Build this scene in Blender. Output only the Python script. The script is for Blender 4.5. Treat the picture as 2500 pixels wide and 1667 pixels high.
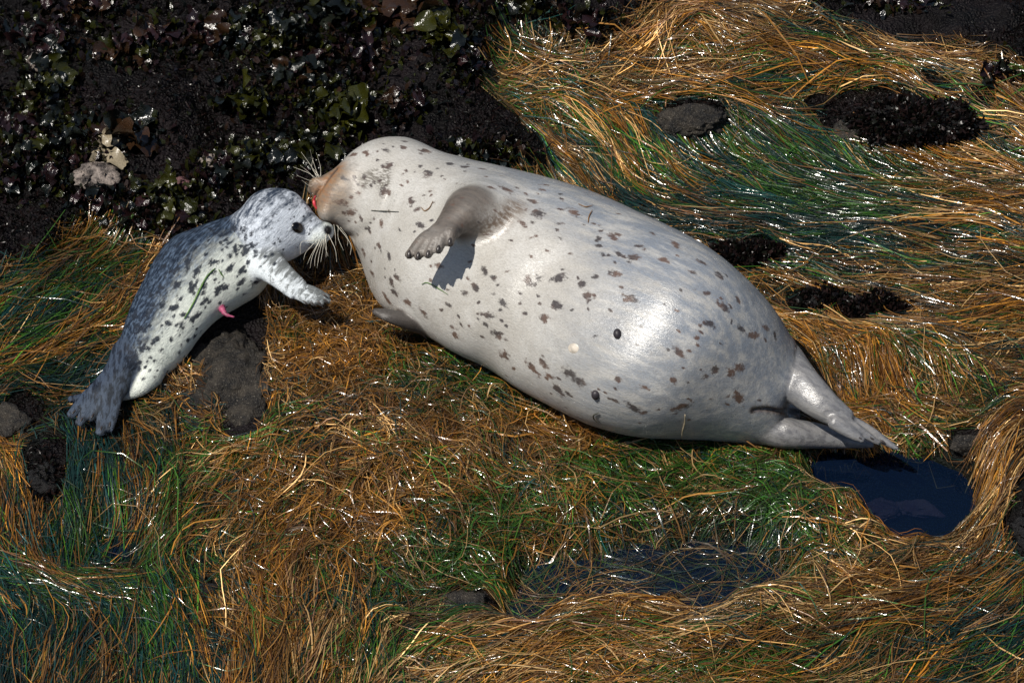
import bpy, math, numpy as np
from mathutils import Vector, Matrix
rng = np.random.default_rng(7)
for o in list(bpy.data.objects): bpy.data.objects.remove(o)
scene = bpy.context.scene
COL = scene.collection

# ------------------------------------------------------------------ camera
DELTA = math.radians(42.0); D = 14.0
R_ = np.array([1., 0, 0]); U_ = np.array([0, math.sin(DELTA), math.cos(DELTA)]); V_ = np.array([0, -math.cos(DELTA), math.sin(DELTA)])
CAM = D * V_
cam = bpy.data.cameras.new('camera'); camo = bpy.data.objects.new('camera', cam); COL.objects.link(camo)
cam.sensor_width = 36; cam.lens = 36 * D / 2.5; cam.clip_end = 500; cam.clip_start = 0.5
camo.matrix_world = Matrix(((1, 0, 0, CAM[0]), (0, U_[1], V_[1], CAM[1]), (0, U_[2], V_[2], CAM[2]), (0, 0, 0, 1)))
scene.camera = camo

# ------------------------------------------------------------------ light
S_ = -0.40 * R_ + 0.45 * U_ + 0.80 * V_; S_ /= np.linalg.norm(S_)
world = bpy.data.worlds.new('World'); scene.world = world; world.use_nodes = True
wn = world.node_tree.nodes; wl = world.node_tree.links
sky = wn.new('ShaderNodeTexSky'); sky.sky_type = 'NISHITA'; sky.sun_disc = False
sky.sun_elevation = math.asin(S_[2]); sky.sun_rotation = math.atan2(S_[0], S_[1])
wl.new(sky.outputs[0], wn['Background'].inputs[0]); wn['Background'].inputs[1].default_value = 0.06
sun = bpy.data.lights.new('sun', 'SUN'); sun.energy = 4.7; sun.angle = math.radians(0.53); sun.color = (1, 0.95, 0.87)
suno = bpy.data.objects.new('sun', sun); COL.objects.link(suno); suno.location = tuple(S_ * 20)
suno.rotation_euler = Vector(tuple(S_)).to_track_quat('Z', 'Y').to_euler()
scene.view_settings.view_transform = 'Standard'; scene.view_settings.look = 'None'
scene.view_settings.exposure = 0.0; scene.view_settings.gamma = 1.0
scene.render.engine = 'CYCLES'

# ------------------------------------------------------------------ helpers
def proj(P):
    rel = np.asarray(P) - CAM
    dep = -(rel @ V_)
    return 1250 + rel @ R_ / dep * D * 1000, 833.5 - rel @ U_ / dep * D * 1000

def at(px, py, z=0.0):
    d = ((px - 1250) / 1000) / D * R_ + ((833.5 - py) / 1000) / D * U_ - V_
    t = (z - CAM[2]) / d[2]
    return CAM + t * d

_tab = rng.random(4096)
def _hash(i, j, k): return _tab[(i * 73856093 ^ j * 19349663 ^ k * 83492791) & 4095]
def noise(x, y, z=0.0):
    x = np.asarray(x, float); y = np.asarray(y, float); z = np.zeros_like(x) + z
    i, j, k = np.floor(x).astype(np.int64), np.floor(y).astype(np.int64), np.floor(z).astype(np.int64)
    f, g, h = x - i, y - j, z - k
    f, g, h = [t * t * (3 - 2 * t) for t in (f, g, h)]
    r = 0
    for a in (0, 1):
        for b in (0, 1):
            for c in (0, 1):
                r = r + (f if a else 1 - f) * (g if b else 1 - g) * (h if c else 1 - h) * _hash(i + a, j + b, k + c)
    return r * 2 - 1
def fbm(x, y, z=0.0, o=4):
    r, a = 0, 0.5
    for n in range(o):
        r = r + a * noise(x * 2 ** n + 17 * n, y * 2 ** n + 31 * n, np.asarray(z) * 2 ** n); a *= 0.5
    return r
def sstep(e0, e1, x):
    t = np.clip((x - e0) / (e1 - e0), 0, 1); return t * t * (3 - 2 * t)

def mesh_np(name, verts, faces, mat, parent=None, smooth=True):
    me = bpy.data.meshes.new(name)
    verts = np.ascontiguousarray(verts, np.float32); faces = np.ascontiguousarray(faces, np.int32)
    n = faces.shape[1]
    me.vertices.add(len(verts)); me.vertices.foreach_set('co', verts.ravel())
    me.loops.add(faces.size); me.loops.foreach_set('vertex_index', faces.ravel())
    me.polygons.add(len(faces)); me.polygons.foreach_set('loop_start', np.arange(0, faces.size, n, dtype=np.int32))
    me.polygons.foreach_set('loop_total', np.full(len(faces), n, np.int32))
    me.polygons.foreach_set('use_smooth', np.full(len(faces), smooth, bool))
    me.update(calc_edges=True)
    if mat: me.materials.append(mat)
    return link(name, me, parent)
def link(name, me, parent=None):
    o = bpy.data.objects.new(name, me); COL.objects.link(o)
    if parent: o.parent = parent
    return o
def attr(o, name, vals):
    a = o.data.attributes.new(name, 'FLOAT', 'POINT'); a.data.foreach_set('value', np.ascontiguousarray(vals, np.float32))
def attr_col(o, name, cols):
    a = o.data.attributes.new(name, 'FLOAT_COLOR', 'POINT')
    c = np.ones((len(cols), 4), np.float32); c[:, :3] = cols; a.data.foreach_set('color', c.ravel())
def tag(o, label=None, cat=None, group=None, kind=None):
    if label: o['label'] = label
    if cat: o['category'] = cat
    if group: o['group'] = group
    if kind: o['kind'] = kind
    return o
def empty(name, loc):
    o = bpy.data.objects.new(name, None); COL.objects.link(o); o.location = tuple(loc); o.empty_display_size = .05
    return o
def put(o, parent):                       # parent while keeping world-space mesh coordinates
    o.parent = parent; o.matrix_parent_inverse = Matrix.Translation(-Vector(parent.location)); return o

# material helper
class Mat:
    def __init__(s, name):
        s.m = bpy.data.materials.new(name); s.m.use_nodes = True
        s.n = s.m.node_tree.nodes; s.l = s.m.node_tree.links; s.b = s.n['Principled BSDF']
    def node(s, t, **kw):
        n = s.n.new(t)
        for k, v in kw.items(): setattr(n, k, v)
        return n
    def set(s, sock, val):
        if isinstance(val, bpy.types.NodeSocket): s.l.new(val, sock)
        elif isinstance(val, tuple) and len(val) == 3 and sock.type == 'RGBA': sock.default_value = (*val, 1)
        else: sock.default_value = val
    def p(s, **kw):
        for k, v in kw.items(): s.set(s.b.inputs[k.replace('_', ' ')], v)
    def attr(s, name, out='Fac'):
        n = s.node('ShaderNodeAttribute'); n.attribute_name = name; return n.outputs[out]
    def obj(s, scale=(1, 1, 1), rot=(0, 0, 0)):
        t = s.node('ShaderNodeTexCoord'); m = s.node('ShaderNodeMapping'); s.l.new(t.outputs['Object'], m.inputs[0])
        m.inputs['Scale'].default_value = scale; m.inputs['Rotation'].default_value = rot; return m.outputs[0]
    def noise(s, vec, scale, detail=4, rough=.55, dist=0):
        n = s.node('ShaderNodeTexNoise'); s.l.new(vec, n.inputs['Vector'])
        n.inputs['Scale'].default_value = scale; n.inputs['Detail'].default_value = detail; n.inputs['Roughness'].default_value = rough; n.inputs['Distortion'].default_value = dist
        return n.outputs[0]
    def voro(s, vec, scale, feature='F1', out='Distance'):
        n = s.node('ShaderNodeTexVoronoi', feature=feature); s.l.new(vec, n.inputs['Vector']); n.inputs['Scale'].default_value = scale; return n.outputs[out]
    def rng(s, x, a, b, c=0., d=1., smooth=True):
        n = s.node('ShaderNodeMapRange', interpolation_type='SMOOTHSTEP' if smooth else 'LINEAR')
        s.set(n.inputs[0], x)
        for i, v in enumerate((a, b, c, d)): s.set(n.inputs[i + 1], v)
        return n.outputs[0]
    def math(s, op, a, b=0.0):
        n = s.node('ShaderNodeMath', operation=op); s.set(n.inputs[0], a); s.set(n.inputs[1], b); return n.outputs[0]
    def mix(s, f, a, b, mode='MIX'):
        n = s.node('ShaderNodeMix', data_type='RGBA', blend_type=mode)
        s.set(n.inputs[0], f); s.set(n.inputs[6], a); s.set(n.inputs[7], b); return n.outputs[2]
    def bump(s, h, strength, dist=.01, nrm=None):
        n = s.node('ShaderNodeBump'); n.inputs['Strength'].default_value = strength; n.inputs['Distance'].default_value = dist
        s.set(n.inputs['Height'], h)
        if nrm: s.l.new(nrm, n.inputs['Normal'])
        return n.outputs[0]

# ------------------------------------------------------------------ plan maps (the place seen in plan, read off by pixel)
X0, Y0, CS = -500, -500, 10
NXm, NYm = 350, 270
gx, gy = np.meshgrid(X0 + CS * np.arange(NXm), Y0 + CS * np.arange(NYm), indexing='ij')
def poly_mask(pts):
    inside = np.zeros(gx.shape, bool); n = len(pts)
    for i in range(n):
        x1, y1 = pts[i]; x2, y2 = pts[(i + 1) % n]
        if y1 == y2: continue
        c = ((y1 > gy) != (y2 > gy)) & (gx < (x2 - x1) * (gy - y1) / (y2 - y1) + x1)
        inside ^= c
    return inside.astype(float)
def blur(m, r):
    for _ in range(2):
        for ax in (0, 1):
            p = np.cumsum(np.pad(m, [(r + 1, r) if a == ax else (0, 0) for a in (0, 1)], mode='edge'), axis=ax)
            n = m.shape[ax]
            m = (np.take(p, range(2 * r + 1, 2 * r + 1 + n), ax) - np.take(p, range(0, n), ax)) / (2 * r + 1) if p.shape[ax] >= 2 * r + 1 + n else m
    return m
def samp(m, px, py):
    u = np.clip((px - X0) / CS, 0, NXm - 1.001); v = np.clip((py - Y0) / CS, 0, NYm - 1.001)
    i = u.astype(int); j = v.astype(int); f = u - i; g = v - j
    return m[i, j] * (1 - f) * (1 - g) + m[i + 1, j] * f * (1 - g) + m[i, j + 1] * (1 - f) * g + m[i + 1, j + 1] * f * g
def ell(cx, cy, rx, ry): return ((gx - cx) / rx) ** 2 + ((gy - cy) / ry) ** 2
wob = fbm(gx / 60., gy / 45., 3.1) * 2.4
def blob(cx, cy, rx, ry): return (ell(cx, cy, rx, ry) + wob < 1).astype(float)

rockL = poly_mask([(-500, 700), (0, 690), (120, 645), (150, 590), (240, 555), (330, 590), (400, 620), (600, 620), (800, 590), (1000, 500), (1330, 450), (1345, 400), (1270, 335), (1205, 300), (1185, 250), (1190, 190), (1220, 100), (1300, 100), (1440, 160), (1500, 150), (1570, 95), (1640, 50), (1700, 0), (1730, -60), (1740, -500), (-500, -500)])
rockR = poly_mask([(1900, -500), (1890, 0), (1940, 70), (2010, 115), (2200, 130), (2380, 135), (2430, 190), (2500, 225), (3000, 260), (3000, -500)])
pupbare = poly_mask([(430, 895), (480, 800), (560, 735), (640, 765), (660, 850), (635, 945), (600, 1070), (565, 1075), (545, 1020), (555, 955), (480, 920)])
pupbare = (blur(pupbare, 2) + .5 * fbm(gx / 30., gy / 30., 5.7, 3) > .5).astype(float)
darks = np.clip(blob(1690, 290, 90, 38) + blob(2190, 300, 180, 70) + blob(1830, 625, 110, 32) + blob(2080, 750, 135, 48) + blob(30, 1030, 60, 75) + blob(110, 1160, 50, 60), 0, 1)
stones = np.clip(blob(505, 1442, 34, 26) + blob(1130, 1475, 70, 36) + blob(2510, 1280, 50, 90) + blob(2370, 1085, 50, 30) + blob(600, 1060, 40, 60), 0, 1)
poolA = poly_mask([(1940, 1100), (2030, 1080), (2180, 1085), (2350, 1110), (2390, 1190), (2350, 1265), (2250, 1280), (2150, 1260), (2090, 1190)])
poolB = poly_mask([(1310, 1375), (1400, 1335), (1560, 1315), (1700, 1300), (1850, 1310), (1930, 1355), (1890, 1410), (1810, 1440), (1740, 1500), (1670, 1440), (1580, 1420), (1450, 1435), (1350, 1485), (1290, 1530), (1190, 1525), (1240, 1440)])
poolC = blob(255, 1330, 130, 80)
rag = fbm(gx / 38., gy / 26., 11.3, 3)
poolA = (blur(poolA, 3) + 1.1 * rag > .5).astype(float) * (blur(poolA, 3) > .08); poolB = (blur(poolB, 3) + 1.1 * rag > .47).astype(float) * (blur(poolB, 3) > .08)
ROCK = blur(np.clip(rockL + rockR, 0, 1), 1)
BARE = np.clip(ROCK + blur(pupbare, 1) + blur(darks, 1) + blur(stones, 1), 0, 1)
POOL = blur(np.clip(poolA + poolB, 0, 1), 1)
pA, pB, pC = blur(poolA, 2), blur(poolB, 2), blur(poolC, 3)

def gaus(px, py, cx, cy, rx, ry): return np.exp(-(((px - cx) / rx) ** 2 + ((py - cy) / ry) ** 2))
BUMPS = [(830, 1130, 430, 230, .06), (560, 880, 130, 120, .035), (930, 330, 260, 110, .05), (1740, 110, 260, 90, .09), (2150, 190, 330, 70, .04),
         (1150, 1600, 500, 80, .035), (1900, 1550, 600, 80, .03), (2480, 1130, 110, 170, .10), (2170, 880, 230, 75, .06), (1700, 420, 330, 90, -.03),
         (300, 330, 260, 130, .06), (720, 120, 260, 120, .07), (2200, 320, 170, 60, .04), (1690, 300, 100, 40, .03), (80, 1090, 100, 120, .03), (2060, 960, 70, 50, -.05),
         (1900, 1270, 180, 70, .03), (2060, 930, 90, 60, -.03), (225, 985, 110, 70, -.03), (1400, 1190, 250, 110, .02), (100, 700, 200, 110, .02)]
def height0(x, y):
    P = np.stack([x, y, np.zeros_like(x)], -1); px, py = proj(P)
    h = 0.016 * fbm(x * 2.2, y * 2.2, 1.3) + .034 * fbm(x * 5.5, y * 7, 4.4, 3) * (1 - .6 * samp(pA, px, py))
    for cx, cy, rx, ry, a in BUMPS: h = h + a * gaus(px, py, cx, cy, rx, ry)
    rk = samp(ROCK, px, py)
    rr = samp(BARE, px, py)
    h = h + rk * (.05 + .09 * fbm(x * 2.6, y * 2.6, 8.2) + .05 * np.abs(fbm(x * 7, y * 7, 2.2)) + .03 * fbm(x * 18, y * 18, 5.5, 4)) + rr * .012 * fbm(x * 30, y * 30, 6.1, 3)
    h = h + .16 * sstep(.55, 2.2, y) * sstep(.6, -.6, x)
    h = h - .17 * samp(pA, px, py) - .13 * samp(pB, px, py) - .06 * samp(pC, px, py)
    return h

# ------------------------------------------------------------------ seal spines (needed before the ground settles under them)
def crom(K, n):
    K = np.asarray(K, float); m = len(K); out = []
    E = np.vstack([2 * K[0] - K[1], K, 2 * K[-1] - K[-2]])
    for i in range(m - 1):
        a, b, c, d = E[i], E[i + 1], E[i + 2], E[i + 3]
        for t in np.arange(n) / n:
            out.append(.5 * (2 * b + (c - a) * t + (2 * a - 5 * b + 4 * c - d) * t * t + (3 * b - a - 3 * c + d) * t ** 3))
    out.append(K[-1]); return np.array(out)

def spine(pairs, zc, ratio, n=4, rest=None):
    """pairs of silhouette points (dorsal edge, ventral edge) + centre heights -> 3D tube stations"""
    pr = np.array(pairs, float); c = pr.reshape(-1, 2, 2).mean(1)
    dif = pr[:, :2] - pr[:, 2:]
    z = np.array(zc, float); w = None
    N1 = dif[:, :1] * R_ - dif[:, 1:] * U_; w = np.linalg.norm(N1, axis=1) / 2000.; N1 /= np.linalg.norm(N1, axis=1)[:, None]
    N2 = np.tile(V_, (len(c), 1)); dd = w * np.array(ratio)
    sup = np.sqrt((w * N1[:, 2]) ** 2 + (dd * V_[2]) ** 2)
    if rest is not None: z = np.where(np.isnan(rest), zc, np.nan_to_num(rest) + sup)
    C = np.array([at(c[i, 0], c[i, 1], z[i]) for i in range(len(c))])
    ex = crom(np.hstack([C, w[:, None], dd[:, None], N1, N2, (C[:, 2] - sup)[:, None]]), n)
    N1, N2 = ex[:, 5:8], ex[:, 8:11]
    N1 = N1 / np.linalg.norm(N1, axis=1)[:, None]; N2 = N2 / np.linalg.norm(N2, axis=1)[:, None]
    return dict(C=ex[:, :3], A=np.maximum(ex[:, 3], .004), B=np.maximum(ex[:, 4], .004), N1=N1, N2=N2, bot=ex[:, 11])

M_pairs = [(757, 448, 757, 472), (784, 430, 772, 505), (819, 409, 793, 535), (850, 376, 824, 555), (900, 344, 855, 574), (952, 331, 868, 605), (1010, 337, 882, 645),
           (1070, 366, 899, 700), (1140, 386, 927, 745), (1220, 404, 975, 778), (1310, 427, 1040, 818), (1400, 454, 1110, 860), (1480, 484, 1190, 895), (1574, 528, 1270, 947),
           (1660, 570, 1360, 995), (1740, 617, 1450, 1035), (1808, 673, 1551, 1062), (1870, 735, 1660, 1069), (1920, 805, 1760, 1075), (1945, 865, 1850, 1083), (1930, 915, 1890, 1080), (1925, 965, 1915, 1055)]
nan = np.nan
M_z = [.228, .227, .223, .216, .207, .197, .187, .178] + [.2] * 14
M_rest = np.array([nan] * 8 + [.001, -.007] + [-.012] * 7 + [-.02, -.03, -.035, -.03, -.01])
M_rat = [1.0] * 8 + [.95] * 14
MS = spine(M_pairs, M_z, M_rat, 4, M_rest)

P_body = [(283, 880, 322, 925), (293, 838, 385, 925), (305, 790, 440, 885), (325, 735, 487, 825), (355, 677, 528, 782), (385, 622, 578, 752), (420, 580, 628, 722), (470, 558, 655, 690), (530, 537, 672, 655), (588, 520, 690, 640)]
P_bz = [.055, .07, .09, .105, .12, .13, .14, .15, .165, .185]
PB = spine(P_body, P_bz, [.85, .85, .9, .95, .95, .95, .95, .95, .95, .95], 4)
P_head = [(585, 512, 672, 640), (622, 474, 708, 636), (668, 461, 735, 622), (712, 466, 757, 608), (744, 491, 772, 602), (772, 527, 788, 594), (799, 551, 802, 582)]
PH = spine(P_head, [.195, .195, .19, .187, .183, .18, .178], [1., 1., 1., .95, .9, .9, .9], 4)

def height(x, y):
    h = height0(x, y); sh = h.shape
    x1, y1 = np.ravel(x), np.ravel(y); h = h.ravel().copy()
    for Sp, lo in ((MS, 8), (PB, 0)):
        C = Sp['C'][::2]; best = np.full(len(x1), 9.); bz = np.zeros(len(x1))
        for i in range(len(C)):
            rad = max(Sp['A'][2 * i], .02)
            d = np.hypot(x1 - C[i, 0], y1 - C[i, 1]) / rad
            m = d < best; best[m] = d[m]; bz[m] = Sp['bot'][2 * i]
        w = sstep(1.25, .65, best)
        h = h * (1 - w) + (bz + .012) * w
    return h.reshape(sh)
# ------------------------------------------------------------------ ground
def axis(lo, hi, step, far):
    c = np.arange(lo, hi + step / 2, step); a = [c[-1]]; s = step
    while a[-1] < far: s *= 1.35; a.append(a[-1] + s)
    b = [c[0]]; s = step
    while b[-1] > -far: s *= 1.35; b.append(b[-1] - s)
    return np.concatenate([b[:0:-1], c, a[1:]])
ax = axis(-1.65, 1.65, .011, 60.); ay = axis(-1.7, 1.9, .011, 60.)
GX, GY = np.meshgrid(ax, ay, indexing='ij')
GZ = height(GX, GY)
nx, ny = GX.shape
idx = np.arange(nx * ny).reshape(nx, ny)
gf = np.stack([idx[:-1, :-1], idx[1:, :-1], idx[1:, 1:], idx[:-1, 1:]], -1).reshape(-1, 4)
def gz(x, y):                                          # height of the finished ground sheet
    i = np.clip(np.searchsorted(ax, x) - 1, 0, nx - 2); j = np.clip(np.searchsorted(ay, y) - 1, 0, ny - 2)
    f = np.clip((x - ax[i]) / (ax[i + 1] - ax[i]), 0, 1); g = np.clip((y - ay[j]) / (ay[j + 1] - ay[j]), 0, 1)
    return GZ[i, j] * (1 - f) * (1 - g) + GZ[i + 1, j] * f * (1 - g) + GZ[i, j + 1] * (1 - f) * g + GZ[i + 1, j + 1] * f * g
def on(px, py, dz=0.0):                                 # ground point seen at a pixel
    z = 0.
    for _ in range(8):
        p = at(px, py, z); z = .5 * z + .5 * float(gz(p[0], p[1]))
    return at(px, py, z) + np.array([0, 0, dz])

m = Mat('wet_rock_ground'); vec = m.obj()
n1 = m.noise(vec, 6, 5); n2 = m.noise(vec, 70, 4, .7); n3 = m.voro(vec, 130)
rk = m.attr('rock')
rc = m.mix(m.rng(n1, .35, .7), (.0035, .003, .0032), (.011, .008, .009))
rc = m.mix(m.rng(n2, .62, .8), rc, (.026, .02, .019))
gc = m.mix(m.rng(n1, .35, .65), (.004, .007, .005), (.012, .008, .004))
m.p(Base_Color=m.mix(rk, gc, rc), Roughness=m.rng(n2, .3, .7, .3, .7), Specular_IOR_Level=.16)
m.p(Normal=m.bump(m.math('ADD', n2, m.math('MULTIPLY', n3, .8)), .9, .012))
ground = mesh_np('rock_shelf', np.stack([GX, GY, GZ], -1).reshape(-1, 3), gf, m.m)
px, py = proj(np.stack([GX, GY, np.zeros_like(GX)], -1)); attr(ground, 'rock', samp(BARE, px, py).ravel())
tag(ground, kind='structure')

# water in the pools
m = Mat('pool_water'); vec = m.obj()
for n in list(m.n):
    if n.type == 'BSDF_PRINCIPLED': m.n.remove(n)
fr = m.node('ShaderNodeFresnel'); fr.inputs[0].default_value = 1.33
gl = m.node('ShaderNodeBsdfGlossy'); gl.inputs['Roughness'].default_value = .03
tr = m.node('ShaderNodeBsdfTransparent'); tr.inputs[0].default_value = (.45, .62, .78, 1)
df = m.node('ShaderNodeBsdfDiffuse'); df.inputs[0].default_value = (.003, .010, .032, 1); body = m.node('ShaderNodeMixShader'); body.inputs[0].default_value = .45
m.l.new(tr.outputs[0], body.inputs[1]); m.l.new(df.outputs[0], body.inputs[2])
mx = m.node('ShaderNodeMixShader'); bp = m.bump(m.noise(vec, 14, 3), .25, .01)
m.l.new(bp, fr.inputs['Normal']); m.l.new(bp, gl.inputs['Normal'])
m.l.new(fr.outputs[0], mx.inputs[0]); m.l.new(body.outputs[0], mx.inputs[1]); m.l.new(gl.outputs[0], mx.inputs[2])
m.l.new(mx.outputs[0], m.n['Material Output'].inputs[0]); WATER = m.m
def pool(mask, z, name):
    bx = gx[mask > .02]; by = gy[mask > .02]
    c = np.array([at(a, b, z) for a, b in ((bx.min(), by.min()), (bx.max(), by.min()), (bx.max(), by.max()), (bx.min(), by.max()))])
    x0, x1, y0, y1 = c[:, 0].min(), c[:, 0].max(), c[:, 1].min(), c[:, 1].max()
    q = 24; xs, ys = np.meshgrid(np.linspace(x0, x1, q), np.linspace(y0, y1, q), indexing='ij')
    ii = np.arange(q * q).reshape(q, q)
    f = np.stack([ii[:-1, :-1], ii[1:, :-1], ii[1:, 1:], ii[:-1, 1:]], -1).reshape(-1, 4)
    keep = (gz(xs, ys).ravel() < z + .03)[f].any(1)
    o = mesh_np(name, np.stack([xs.ravel(), ys.ravel(), np.full(q * q, z)], -1), f[keep], WATER)
    return tag(o, kind='structure')
WZ = (-.038, -.032, -.024)
pool(pA, WZ[0], 'pool_water'); pool(pB, WZ[1], 'pool_water'); pool(pC, WZ[2], 'pool_water')

# ------------------------------------------------------------------ implicit bodies
def tube(P, C, A, B, N1, N2):
    out = np.full(len(P), 1.0)
    lo = np.minimum(C[:-1], C[1:]); hi = np.maximum(C[:-1], C[1:])
    for i in range(len(C) - 1):
        r = max(A[i], A[i + 1], B[i], B[i + 1]) * 1.15 + .05
        m = np.all((P > lo[i] - r) & (P < hi[i] + r), axis=1); ii = np.nonzero(m)[0]
        if len(ii) == 0: continue
        Q = P[ii]; d = C[i + 1] - C[i]; L = d @ d
        if L < 1e-10: continue
        M = d / math.sqrt(L)
        t = np.clip((Q - C[i]) @ M / (d @ M), 0, 1); q = Q - C[i] - t[:, None] * d
        n1 = N1[i] * (1 - t[:, None]) + N1[i + 1] * t[:, None]; n2 = N2[i] * (1 - t[:, None]) + N2[i + 1] * t[:, None]
        a = A[i] * (1 - t) + A[i + 1] * t; b = B[i] * (1 - t) + B[i + 1] * t; c = np.minimum(a, b)
        u = (q * n1).sum(1); v = (q * n2).sum(1); w = q @ M
        k0 = np.sqrt((u / a) ** 2 + (v / b) ** 2 + (w / c) ** 2); k1 = np.sqrt((u / a ** 2) ** 2 + (v / b ** 2) ** 2 + (w / c ** 2) ** 2)
        dd = k0 * (k0 - 1) / np.maximum(k1, 1e-6); dd = np.where(k0 < .05, -np.minimum(a, b), dd)
        out[ii] = np.minimum(out[ii], dd)
    return out
def tube_sections(P, Sp):
    """one continuous tube through slanting elliptical sections"""
    C, A, B, N1 = Sp['C'], Sp['A'], Sp['B'], Sp['N1']; n = len(C); out = np.empty(len(P))
    M = np.cross(N1, V_); M /= np.linalg.norm(M, axis=1)[:, None]; M *= np.sign((M * np.gradient(C, axis=0)).sum(1))[:, None]
    CM = (C * M).sum(1)
    for a0 in range(0, len(P), 120000):
        Q = P[a0:a0 + 120000]; f = (Q @ M.T - CM).astype(np.float32); cnt = (f > 0).sum(1)
        i = np.clip(cnt - 1, 0, n - 2); r = np.arange(len(Q)); f0, f1 = f[r, i], f[r, i + 1]
        t = np.clip(f0 / np.where(np.abs(f0 - f1) < 1e-7, 1e-7, f0 - f1), 0, 1).astype(float); T = t[:, None]
        q = Q - C[i] * (1 - T) - C[i + 1] * T; n1 = N1[i] * (1 - T) + N1[i + 1] * T; n1 /= np.linalg.norm(n1, axis=1)[:, None]
        a = A[i] * (1 - t) + A[i + 1] * t; b = B[i] * (1 - t) + B[i + 1] * t; c = .8 * np.minimum(a, b)
        u = (q * n1).sum(1); v = q @ V_; w = np.where(cnt == 0, f[:, 0], np.where(cnt == n, f[:, -1], 0.))
        k0 = np.sqrt((u / a) ** 2 + (v / b) ** 2 + (w / c) ** 2); k1 = np.sqrt((u / a ** 2) ** 2 + (v / b ** 2) ** 2 + (w / c ** 2) ** 2)
        dd = k0 * (k0 - 1) / np.maximum(k1, 1e-6); out[a0:a0 + 120000] = np.where(k0 < .05, -np.minimum(a, b), dd)
    return out
def sp(Sp): return lambda P: tube_sections(P, Sp)
def limb(pts, ra, rb, flat=None, n=4):
    """round or flattened tapering limb through 3D points; flat = direction of the thin axis"""
    K = crom(np.hstack([np.array(pts, float), np.array(ra, float)[:, None], np.array(rb, float)[:, None]]), n)
    C = K[:, :3]; T = np.gradient(C, axis=0); T /= np.linalg.norm(T, axis=1)[:, None]
    f = np.array(flat if flat is not None else V_, float)
    N2 = f - (T @ f)[:, None] * T; N2 /= np.linalg.norm(N2, axis=1)[:, None]; N1 = np.cross(T, N2)
    return lambda P: tube(P, C, np.maximum(K[:, 3], .002), np.maximum(K[:, 4], .002), N1, N2)
def ball(c, r):
    c = np.array(c); r = np.zeros(3) + r
    def f(P):
        q = P - c; k0 = np.linalg.norm(q / r, axis=1); k1 = np.linalg.norm(q / r ** 2, axis=1)
        return k0 * (k0 - 1) / np.maximum(k1, 1e-6)
    return f
def smin(a, b, k):
    h = np.clip(.5 + .5 * (b - a) / k, 0, 1); return b * (1 - h) + a * h - k * h * (1 - h)
def rel(pt, v):                 # move a 3D point toward the viewer side by v metres
    return np.array(pt) + V_ * v
def pv(px, py, base, v):        # point on the ray of a pixel at the depth of 3D point `base` plus v toward the camera
    d = np.array(base) @ V_ + v
    k = (D - d) / D
    return (px - 1250) / 1000 * k * R_ + (833.5 - py) / 1000 * k * U_ + d * V_

def nets(F, lo, hi, h):
    lo = np.array(lo); n = np.ceil((np.array(hi) - lo) / h / 3).astype(int) * 3 + 1
    ca = [np.arange(0, n[i], 3) for i in range(3)]
    cg = np.stack(np.meshgrid(*ca, indexing='ij'), -1).reshape(-1, 3)
    cv = F(lo + cg * h).reshape([len(c) for c in ca])
    full = np.repeat(np.repeat(np.repeat(cv, 3, 0), 3, 1), 3, 2)
    full = full[1:1 + n[0], 1:1 + n[1], 1:1 + n[2]]; full = full[:n[0], :n[1], :n[2]]
    full = np.pad(full, [(0, n[i] - full.shape[i]) for i in range(3)], mode='edge')
    near = np.argwhere(np.abs(full) < 6.5 * h)
    full[tuple(near.T)] = F(lo + near * h)
    v = full; s = v < 0
    a = [slice(None, -1), slice(1, None)]
    cnt = sum(s[a[i], a[j], a[k]].astype(np.int8) for i in (0, 1) for j in (0, 1) for k in (0, 1))
    act = (cnt > 0) & (cnt < 8); cells = np.argwhere(act); ids = -np.ones(act.shape, np.int64); ids[act] = np.arange(len(cells))
    acc = np.zeros((len(cells), 3)); num = np.zeros(len(cells)); I, J, K = cells.T
    for axi in range(3):
        oth = [q for q in range(3) if q != axi]
        for b in (0, 1):
            for c in (0, 1):
                off = [0, 0, 0]; off[oth[0]] = b; off[oth[1]] = c
                v0 = v[I + off[0], J + off[1], K + off[2]]; o1 = list(off); o1[axi] = 1
                v1 = v[I + o1[0], J + o1[1], K + o1[2]]
                m = (v0 < 0) != (v1 < 0); t = np.where(m, v0 / np.where(m, v0 - v1, 1), 0)
                for q in range(3): acc[:, q] += m * (off[q] if q != axi else t)
                num += m
    verts = lo + (cells + acc / num[:, None]) * h
    faces = []
    for axi in range(3):
        b, c = [(1, 2), (2, 0), (0, 1)][axi]
        sl0 = [slice(1, -1)] * 3; sl0[axi] = slice(0, -1); sl1 = list(sl0); sl1[axi] = slice(1, None)
        s0 = s[tuple(sl0)]; s1 = s[tuple(sl1)]
        e = np.argwhere(s0 != s1); base = e.copy()
        for q in range(3):
            if q != axi: base[:, q] += 1
        flip = s0[tuple(e.T)]
        def cid(db, dc):
            p = base.copy(); p[:, b] -= db; p[:, c] -= dc; return ids[tuple(p.T)]
        q4 = np.stack([cid(1, 1), cid(0, 1), cid(0, 0), cid(1, 0)], 1)
        q4[~flip] = q4[~flip][:, ::-1]; faces.append(q4)
    faces = np.vstack(faces)
    # light smoothing
    ed = np.vstack([faces[:, [0, 1]], faces[:, [1, 2]], faces[:, [2, 3]], faces[:, [3, 0]]])
    for lam in (.5, -.52, .5, -.52, .4):
        accv = np.zeros_like(verts); c = np.zeros(len(verts))
        for d in range(3): accv[:, d] = np.bincount(ed[:, 0], verts[ed[:, 1], d], len(verts)) + np.bincount(ed[:, 1], verts[ed[:, 0], d], len(verts))
        c = np.bincount(ed[:, 0], minlength=len(verts)) + np.bincount(ed[:, 1], minlength=len(verts))
        verts = verts + lam * (accv / c[:, None] - verts)
    return verts, faces
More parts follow.
